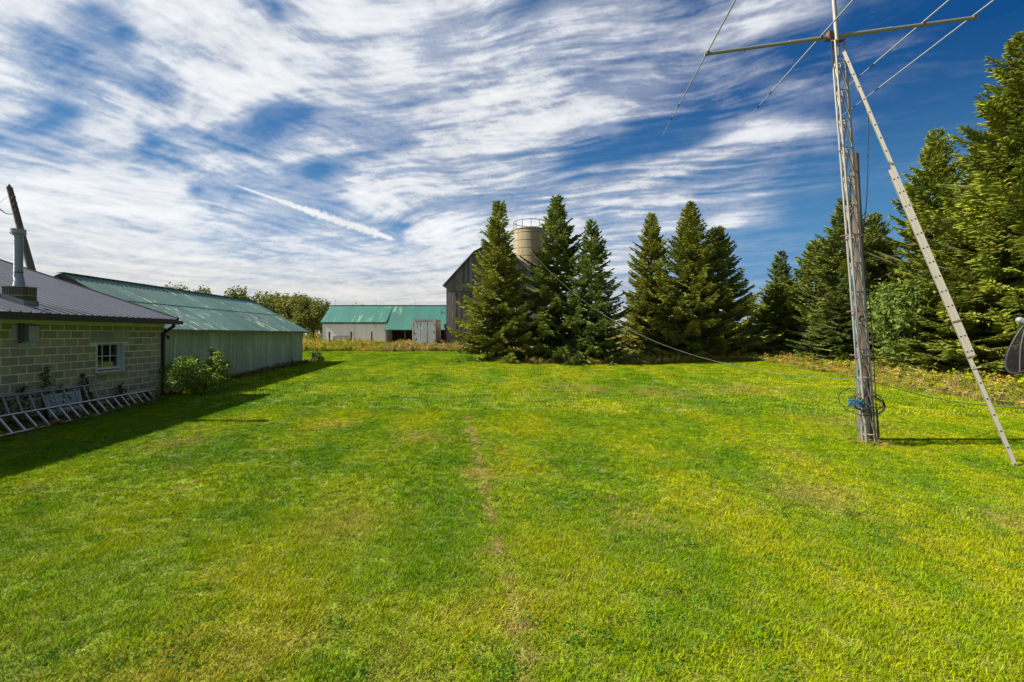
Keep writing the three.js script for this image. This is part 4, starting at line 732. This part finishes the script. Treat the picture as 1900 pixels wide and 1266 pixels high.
// ------------------------------------------------------------------ spruces: trunk, drooping boughs, needle sprays
const needleM = leafy({ rgb: [1, 1, 1], vertexColors: true, transmission: 0.3, roughness: 0.8, specularIntensity: 0.25 });
function spruceParts(seed, H, R, o = {}) {
  const r = rng(seed), P = [], N = [], C = [], boughs = [], up = V(0, 1, 0);
  const base = [1.06, 1.1, 1.05].map((k, i) => k * (o.tone ?? [0.16, 0.2, 0.03])[i]), full = o.full ?? 1, from = o.from ?? 0.03, shape = o.shape ?? 0.82;
  const a = V(), b = V(), n = V(), q = V();
  const spray = (p, d, len, wid, c) => {                   // two crossed slim diamonds along d
    a.copy(d).normalize(); b.set(r() - 0.5, (r() - 0.5) * 0.6, r() - 0.5).cross(a).normalize();
    for (let k = 0; k < 2; k++) {
      n.copy(a).cross(b).normalize(); const sg = n.y < 0 ? 1 : -1; if (sg > 0) n.negate(); b.multiplyScalar(sg);
      const x0 = p.x - a.x * len * 0.15, y0 = p.y - a.y * len * 0.15, z0 = p.z - a.z * len * 0.15, x1 = p.x + a.x * len, y1 = p.y + a.y * len, z1 = p.z + a.z * len, mx = p.x + a.x * len * 0.4, my = p.y + a.y * len * 0.4, mz = p.z + a.z * len * 0.4;
      P.push(x0, y0, z0, mx + b.x * wid, my + b.y * wid, mz + b.z * wid, x1, y1, z1, x0, y0, z0, x1, y1, z1, mx - b.x * wid, my - b.y * wid, mz - b.z * wid);
      for (let i = 0; i < 6; i++) { N.push(n.x, n.y, n.z); C.push(c[0], c[1], c[2]); }
      q.copy(b); b.copy(n);
    }
  };
  const step = 0.215 / full;
  for (let y = H * from; y < H - 0.12; y += step * (0.75 + 0.5 * r()) * mix(1, 0.75, y / H)) {
    const t = y / H, nb = Math.max(3, Math.round(mix(7.4, 4, t)));
    const a0 = r() * 6.283;
    for (let k = 0; k < nb; k++) {
      const az = a0 + (k + 0.5 * (r() - 0.5)) / nb * 6.283, lob = 0.6 + 0.8 * noise(Math.cos(az) * 2.1 + seed * 3.1, t * 9 + Math.sin(az) * 2.1);
      if (noise(Math.cos(az) * 2.6 + seed * 7.7, t * 15 + Math.sin(az) * 2.6 + 40) < 0.2 && t < 0.93) continue;
      let L = (R * Math.pow(1 - t, shape) * 1.08 * lob * (0.74 + 0.42 * r()) + 0.14) * (t < 0.06 ? 0.8 : 1); if (r() < 0.06) L *= 1.18;
      const el = mix(-0.36, 0.72, Math.pow(t, 1.3)) + (r() - 0.5) * 0.34, hx = Math.cos(az), hz = Math.sin(az);
      const pt = (s) => V(hx * L * s * Math.cos(el), y + L * s * Math.sin(el) - 0.13 * L * Math.sin(s * 3.1416) * (1 - t) + 0.2 * L * s * s * (1 - t * 0.5), hz * L * s * Math.cos(el));
      boughs.push([pt(0), pt(0.5), pt(1), 0.012 + 0.014 * L]);
      const v = 0.68 + 0.64 * r(), warm = r(), bc = [base[0] * v * (0.9 + 0.45 * warm), base[1] * v * (0.95 + 0.22 * warm), base[2] * v];
      const ns = Math.max(2, Math.ceil(L / 0.17));
      for (let i = 1; i <= ns; i++) {
        const s = 0.12 + 0.88 * i / ns, p = pt(s), d = pt(Math.min(1.04, s + 0.06)).sub(pt(s - 0.02)).normalize(), sd = V(-d.z, 0, d.x).normalize();
        const tl = Math.min(0.62, 0.16 + 0.42 * L * (1.06 - s) * 0.8), k0 = 0.8 + 0.4 * r(), c = [bc[0] * k0, bc[1] * k0, bc[2] * k0];
        spray(p, d, 0.26, 0.05, c);
        for (const sg of [-1, 1]) {
          if (r() < 0.08) continue;
          const td = sd.clone().multiplyScalar(sg * (0.75 + 0.3 * r())).addScaledVector(d, 0.65 + 0.3 * r()).addScaledVector(up, -0.12 - 0.3 * r() * (1 - t)).normalize();
          const m = Math.max(1, Math.round(tl / 0.17));
          for (let j = 0; j < m; j++) spray(p.clone().addScaledVector(td, tl * j / m), td.clone().add(V((r() - 0.5) * 0.5, (r() - 0.5) * 0.45 - 0.08, (r() - 0.5) * 0.5)), 0.22 + 0.14 * r(), 0.04 + 0.022 * r(), c);
        }
      }
    }
  }
  for (let k = 0; k < 14; k++) spray(V(0, H - 0.5 + k * 0.035, 0), V((r() - 0.5) * 0.7, 1, (r() - 0.5) * 0.7), 0.22, 0.03, base);
  const g = new THREE.BufferGeometry(); g.setAttribute('position', new THREE.Float32BufferAttribute(P, 3)); g.setAttribute('normal', new THREE.Float32BufferAttribute(N, 3)); g.setAttribute('color', new THREE.Float32BufferAttribute(C, 3));
  const limb = boughs.filter((_, i) => i % 2 === 0).flatMap(([p, m, e, w]) => [rod(p, m, w, w * 0.7, 4, true), rod(m, e, w * 0.7, w * 0.25, 4, true)]);
  return { crown: g, trunk: new THREE.CylinderGeometry(0.02, 0.02 + H * 0.0155, H, 9, 1).translate(0, H / 2, 0), limbs: merged(limb) };
}
function spruce(label, [x, z], parts, turn = 0, sx = 1, sy = 1, group) {
  const t = thing('spruce_tree', label, 'tree', [x, land(x, z) - 0.06, z], turn, group); t.scale.set(sx, sy, sx);
  const tr = mesh('trunk', parts.trunk, bark, t); mesh('limbs', parts.limbs, bark, tr); mesh('crown', parts.crown, needleM, t); return t;
}
const near = 'spruces beside the silo', mid_ = 'spruces beyond the middle of the lawn', east = 'spruces along the east edge';
const spA = spruceParts(11, 10.8, 2.75, { tone: [0.19, 0.215, 0.03] }), spB = spruceParts(12, 11.4, 3.2, { tone: [0.13, 0.165, 0.03] }), spC = spruceParts(13, 9.3, 2.4, { tone: [0.125, 0.165, 0.035] });
const spD = spruceParts(14, 11.2, 3.3, { tone: [0.175, 0.2, 0.028], shape: 0.78 }), spE = spruceParts(15, 15, 3.9, { tone: [0.175, 0.212, 0.026], full: 1.05, shape: 0.8 }), spF = spruceParts(16, 9, 2.9, { tone: [0.165, 0.2, 0.03], shape: 0.72 });
spruce('tall spruce left of the silo, in front of the barn', [-0.9, -33], spA, 0, 1, 1, near);
spruce('tall dark spruce covering the right side of the silo', [3.15, -34], spB, 1, 1, 1, near);
spruce('slimmer dark spruce right of the silo trio', [5.25, -32.2], spC, 2, 1, 1, near);
spruce('spruce on the left of the middle lawn clump', [10.9, -38], spD, 0.6, 0.86, 0.98, mid_);
spruce('tallest spruce of the middle lawn clump', [13.35, -36.2], spD, 3.4, 1.0, 1.02, mid_);
spruce('shorter spruce on the right of the middle clump', [15.7, -37], spF, 5, 1.1, 1.08, mid_);
spruce('small lone spruce between middle clump and mast', [24.4, -44], spC, 4, 0.98, 0.95, east);
spruce('short broad spruce just left of the lattice mast', [23.2, -37], spF, 2.1, 1.15, 0.97, east);
spruce('spruce directly behind the lattice mast and pole', [22.9, -33.4], spB, 4.4, 1.02, 0.98, east);
spruce('spruce just right of the lattice mast', [27.2, -36.4], spD, 1.7, 0.95, 0.95, east);
spruce('tall spruce rising behind the extension ladder', [26.2, -30], spE, 0.9, 0.88, 0.97, east);
spruce('spruce between the ladder and the largest spruce', [26.6, -27.4], spE, 3.9, 0.86, 0.86, east);
spruce('largest spruce at the right edge', [24.4, -23], spE, 2.2, 1.12, 1.1, east);
spruce('short spruce filling the gap right of the mast', [25.0, -33], spF, 1.2, 1.1, 0.9, east);
spruce('young spruce at the foot of trees behind mast', [20.9, -31.5], spC, 0.2, 0.85, 0.5, east);
spruce('young spruce between lone spruce and the mast', [20.9, -38.5], spF, 3.3, 0.95, 0.62, east);
spruce('young spruce behind the ladder foot weeds', [23.6, -27.6], spC, 2.6, 1.15, 0.6, east);
spruce('low spruce under the largest spruce at right', [22.2, -24.2], spF, 0.4, 1.05, 0.6, east);

// ------------------------------------------------------------------ broadleaved trees
function broadleaf(seed, H, R, n, size, cols) {
  const r = rng(seed), pts = [], limbs = [rod(V(0, -0.3, 0), V(0, H * 0.35, 0), H * 0.022, H * 0.016, 8)];
  for (let k = 0; k < 15; k++) {
    const a = r() * 6.28, ry = 0.3 + 0.62 * Math.pow(r(), 0.8), q = R * 0.72 * Math.sqrt(r()) * Math.sqrt(Math.max(0.1, 1 - ((ry - 0.55) / 0.5) ** 2)), c = V(Math.cos(a) * q, H * ry, Math.sin(a) * q), lr = R * (0.26 + 0.22 * r());
    limbs.push(rod(V(0, H * (0.2 + 0.15 * r()), 0), c, H * 0.009, H * 0.003, 5));
    for (let i = 0; i < n / 15; i++) { const u = V(r() - 0.5, (r() - 0.5) * 0.85, r() - 0.5).normalize().multiplyScalar(lr * Math.cbrt(0.2 + 0.8 * r()) * (0.75 + 0.5 * r())); pts.push(c.clone().add(u)); }
  }
  return { trunk: merged(limbs), crown: leafCloud(seed + 1, pts.filter((p) => p.y > 0.1), size, 0.6, cols) };
}
const wood1 = broadleaf(501, 8, 4.2, 5200, 0.42, tones([0.11, 0.14, 0.016], [0.17, 0.19, 0.02], [0.09, 0.115, 0.014])), wood2 = broadleaf(502, 8, 3.2, 4200, 0.4, tones([0.18, 0.2, 0.02], [0.21, 0.2, 0.025], [0.11, 0.135, 0.016]));
function broad(label, [x, z], parts, turn, sx, sy, group) { const t = thing('broadleaf_tree', label, 'tree', [x, land(x, z) - 0.05, z], turn, group); t.scale.set(sx, sy, sx); mesh('trunk', parts.trunk, bark, t); mesh('crown', parts.crown, leafM, t); return t; }
const gw = 'broadleaved trees beyond the sheds';
broad('rounded tree peeking over the green shed roof end', [-38.2, -70], wood1, 0.3, 1.0, 0.9, gw);
broad('tree just right of the green shed gable', [-36.5, -76], wood2, 1.4, 1.2, 0.86, gw);
broad('bushy tree in the gap between the two sheds', [-32.2, -70], wood1, 2.8, 0.85, 0.82, gw);
broad('paler tree in the gap beside the teal roof', [-28.6, -66], wood2, 4.1, 1.1, 0.74, gw);
broad('low tree at the left end of the teal roof', [-25.4, -62], wood1, 5.2, 0.7, 0.68, gw);
broad('low bush tree under the gap between sheds', [-29.8, -58], wood2, 0.9, 0.8, 0.45, gw);
broad('distant tree topping the green shed ridge', [-62, -88], wood2, 2.0, 1.3, 1.16, gw);
broad('second distant tree topping the green shed ridge', [-57.5, -88], wood1, 3.0, 0.8, 1.14, gw);
for (const [x, z, s, l] of [[-40, -112, 0.85, 'far tree showing above the left end of teal roof'], [-36, -112, 0.9, 'far tree showing above the middle of teal roof'], [33, -130, 1.0, 'far tree in the gap left of middle clump'], [60, -120, 1.05, 'far tree in the gap right of middle clump'], [70, -118, 1, 'far tree behind the small lone spruce']]) broad(l, [x, z], wood2, x, 1.2, s, gw);
broad('bright leafy bush tree behind the extension ladder', [20.4, -25.4], broadleaf(511, 5, 2.3, 3600, 0.26, tones([0.12, 0.18, 0.02], [0.08, 0.135, 0.02], [0.16, 0.2, 0.025])), 0.5, 1, 1);
{
  // far wood along the horizon, one mass
  const r = rng(77), pts = []; for (let k = 0; k < 9000; k++) { const a = (r() - 0.5) * 2.4, d = 260 + 40 * r(), h = (2.5 + 5 * noise(a * 40, 2) + 3 * noise(a * 160, 5)) * Math.sqrt(r()); pts.push(V(Math.sin(a) * d, 1.4 + h, -Math.cos(a) * d)); }
  tag(mesh('far_treeline', leafCloud(78, pts, 2.2, 0.8, tones([0.05, 0.07, 0.02], [0.07, 0.085, 0.025])), leafM), 'far belt of woods along the horizon', 'woods', null, 'stuff');
}

// ------------------------------------------------------------------ tall weeds and dry grass round the lawn
{
  const mat = leafy({ rgb: [1, 1, 1], transmission: 0.35, roughness: 0.9, specularIntensity: 0.2 }), r = rng(88);
  const gold = [0.42, 0.28, 0.03], tan = [0.32, 0.24, 0.07], straw = [0.38, 0.29, 0.1], green = [0.13, 0.18, 0.012], rusty = [0.3, 0.17, 0.06];
  const g = new THREE.Group(); g.name = 'tall_weeds'; scene.add(g); tag(g, 'tall dry grass and weeds round the mown lawn', 'weeds', null, 'stuff');
  const grass = [], herb = [], bloom = [];
  const put = (x, z, pal, tall, s) => { const c = pal[Math.floor(r() * pal.length)], v = 0.7 + 0.6 * r(); (r() < 0.78 ? grass : herb).push([x, land(x, z) - 0.02, z, r() * 6.28, s * (0.8 + 0.5 * r()), tall * (0.6 + 0.7 * r()), c[0] * v, c[1] * v, c[2] * v]); if (r() < 0.04) bloom.push([x, land(x, z), z, r() * 6.28, s * 0.8, tall * (0.9 + 0.4 * r()), gold[0] * v * 1.2, gold[1] * v * 1.2, gold[2]]); };
  const blocked = (x, z) => (x > -20.9 && x < -13.6 && z < -52.9) || (x > -9.8 && x < -7.3 && z < -46.9 && z > -50.8) || (x > -6.6 && x < 2.8 && z < -47.9);
  // east side
  for (let k = 0; k < 9500; k++) { const D = 12 + 34 * Math.pow(r(), 0.8), x = lawnEast(D) - 0.15 + 13 * Math.pow(r(), 1.4), n = fbm(x * 0.35 + 9, D * 0.35, 3), edge = x - lawnEast(D); put(x, -D, n > 0.52 ? [tan, straw, G_YEL, green] : [green, G_YEL, gold, tan], edge < 1.2 ? 0.2 + 0.3 * n : 0.4 + 0.5 * n, 0.85); }
  // beneath the spruces
  for (let k = 0; k < 4200; k++) { const x = -3 + 21 * r(), D = lawnFar(x) - 0.25 + 8 * Math.pow(r(), 1.7); if (!blocked(x, -D)) put(x, -D, [green, tan, green, rusty], 0.3 + 0.3 * r(), 0.8); }
  // far side before the sheds
  for (let k = 0; k < 8500; k++) { const x = -26 + 25 * r(), D = lawnFar(x) - 0.1 + 11 * Math.pow(r(), 1.1), n = fbm(x * 0.3 + 2, D * 0.3 + 7, 3); if (!blocked(x, -D) && !(x < -12.6 && D < 31)) put(x, -D, x > -11 ? [rusty, straw, tan, green] : n > 0.5 ? [gold, straw, G_YEL, green] : [green, G_YEL, gold, green], x > -13.6 && x < -11.4 ? 0.25 : 0.3 + 0.42 * n, 0.95); }
  for (let k = 0; k < 5000; k++) { const x = -40 + 100 * r(), D = 52 + 40 * r(); if (!blocked(x, -D) && !(x > -21 && x < -7)) put(x, -D, [tan, green, straw, gold], 0.8, 1.3); }
  // along the walls on the west side
  for (let k = 0; k < 900; k++) { const D = 9 + 22 * r(), x = (D < 16.6 ? -11.2 - 0.056 * (D - 9) : -12.2 - 0.067 * (D - 17)) + 0.35 * r() * r() * 2; put(x, -D, [green, rusty, [0.07, 0.05, 0.03], green], 0.22 + 0.25 * r(), 0.6); }
  for (let k = 0; k < 260; k++) { const D = 9.2 + 6 * r(), x = -10.35 - 0.09 * (D - 9) + 0.3 * (r() - 0.5); put(x, -D, [rusty, [0.08, 0.06, 0.035], green], 0.14 + 0.12 * r(), 0.6); }
  for (let k = 0; k < 320; k++) { const a = r() * 6.28, q = 0.12 + 0.25 * r(); put(7.78 + Math.cos(a) * q, -10.6 + Math.sin(a) * q, [tan, green, G_YEL], 0.12, 0.5); }
  scatter('dry_grass', tuftGeometry(21, 26, 0.2, 0.4, 0.9, 0.006, 0.6), mat, grass, g);
  // leafy stems
  const hr = rng(23), hp = []; for (let k = 0; k < 5; k++) { const a = hr() * 6.28, q = 0.16 * hr(); for (let i = 0; i < 11; i++) hp.push(V(Math.cos(a) * q + (hr() - 0.5) * 0.1, 0.08 + 0.75 * hr(), Math.sin(a) * q + (hr() - 0.5) * 0.1)); }
  const hg = leafCloud(24, hp, 0.13, 0.7, () => [1, 1, 1]); hg.deleteAttribute('color'); scatter('leafy_stems', hg, mat, herb, g);
  const br_ = rng(25), bp = []; for (let k = 0; k < 4; k++) { const a = br_() * 6.28, q = 0.15 * br_(); for (let i = 0; i < 9; i++) bp.push(V(Math.cos(a) * q + (br_() - 0.5) * 0.12, 0.72 + 0.16 * br_(), Math.sin(a) * q + (br_() - 0.5) * 0.12)); }
  const bg = leafCloud(26, bp, 0.08, 0.7, () => [1, 1, 1]); bg.deleteAttribute('color'); scatter('yellow_blooms', bg, mat, bloom, g);
}
for (const [x, l] of [[-18.6, 'leftmost of three short fence posts before white wall'], [-16.4, 'middle of three short fence posts before white wall'], [-14.3, 'rightmost of three short fence posts before white wall']]) {
  const z = -49.3, p = thing('fence_post', l, 'fence post', [x, land(x, z) - 0.2, z], 0, 'fence posts before the white wall');
  mesh('shaft', poleGeo(V(0, 0, 0), V(0.03, 1.55, 0), 0.11, 0.1, 90 + Math.round(x)), oldPole, p);
}
renderer.render(scene, camera);
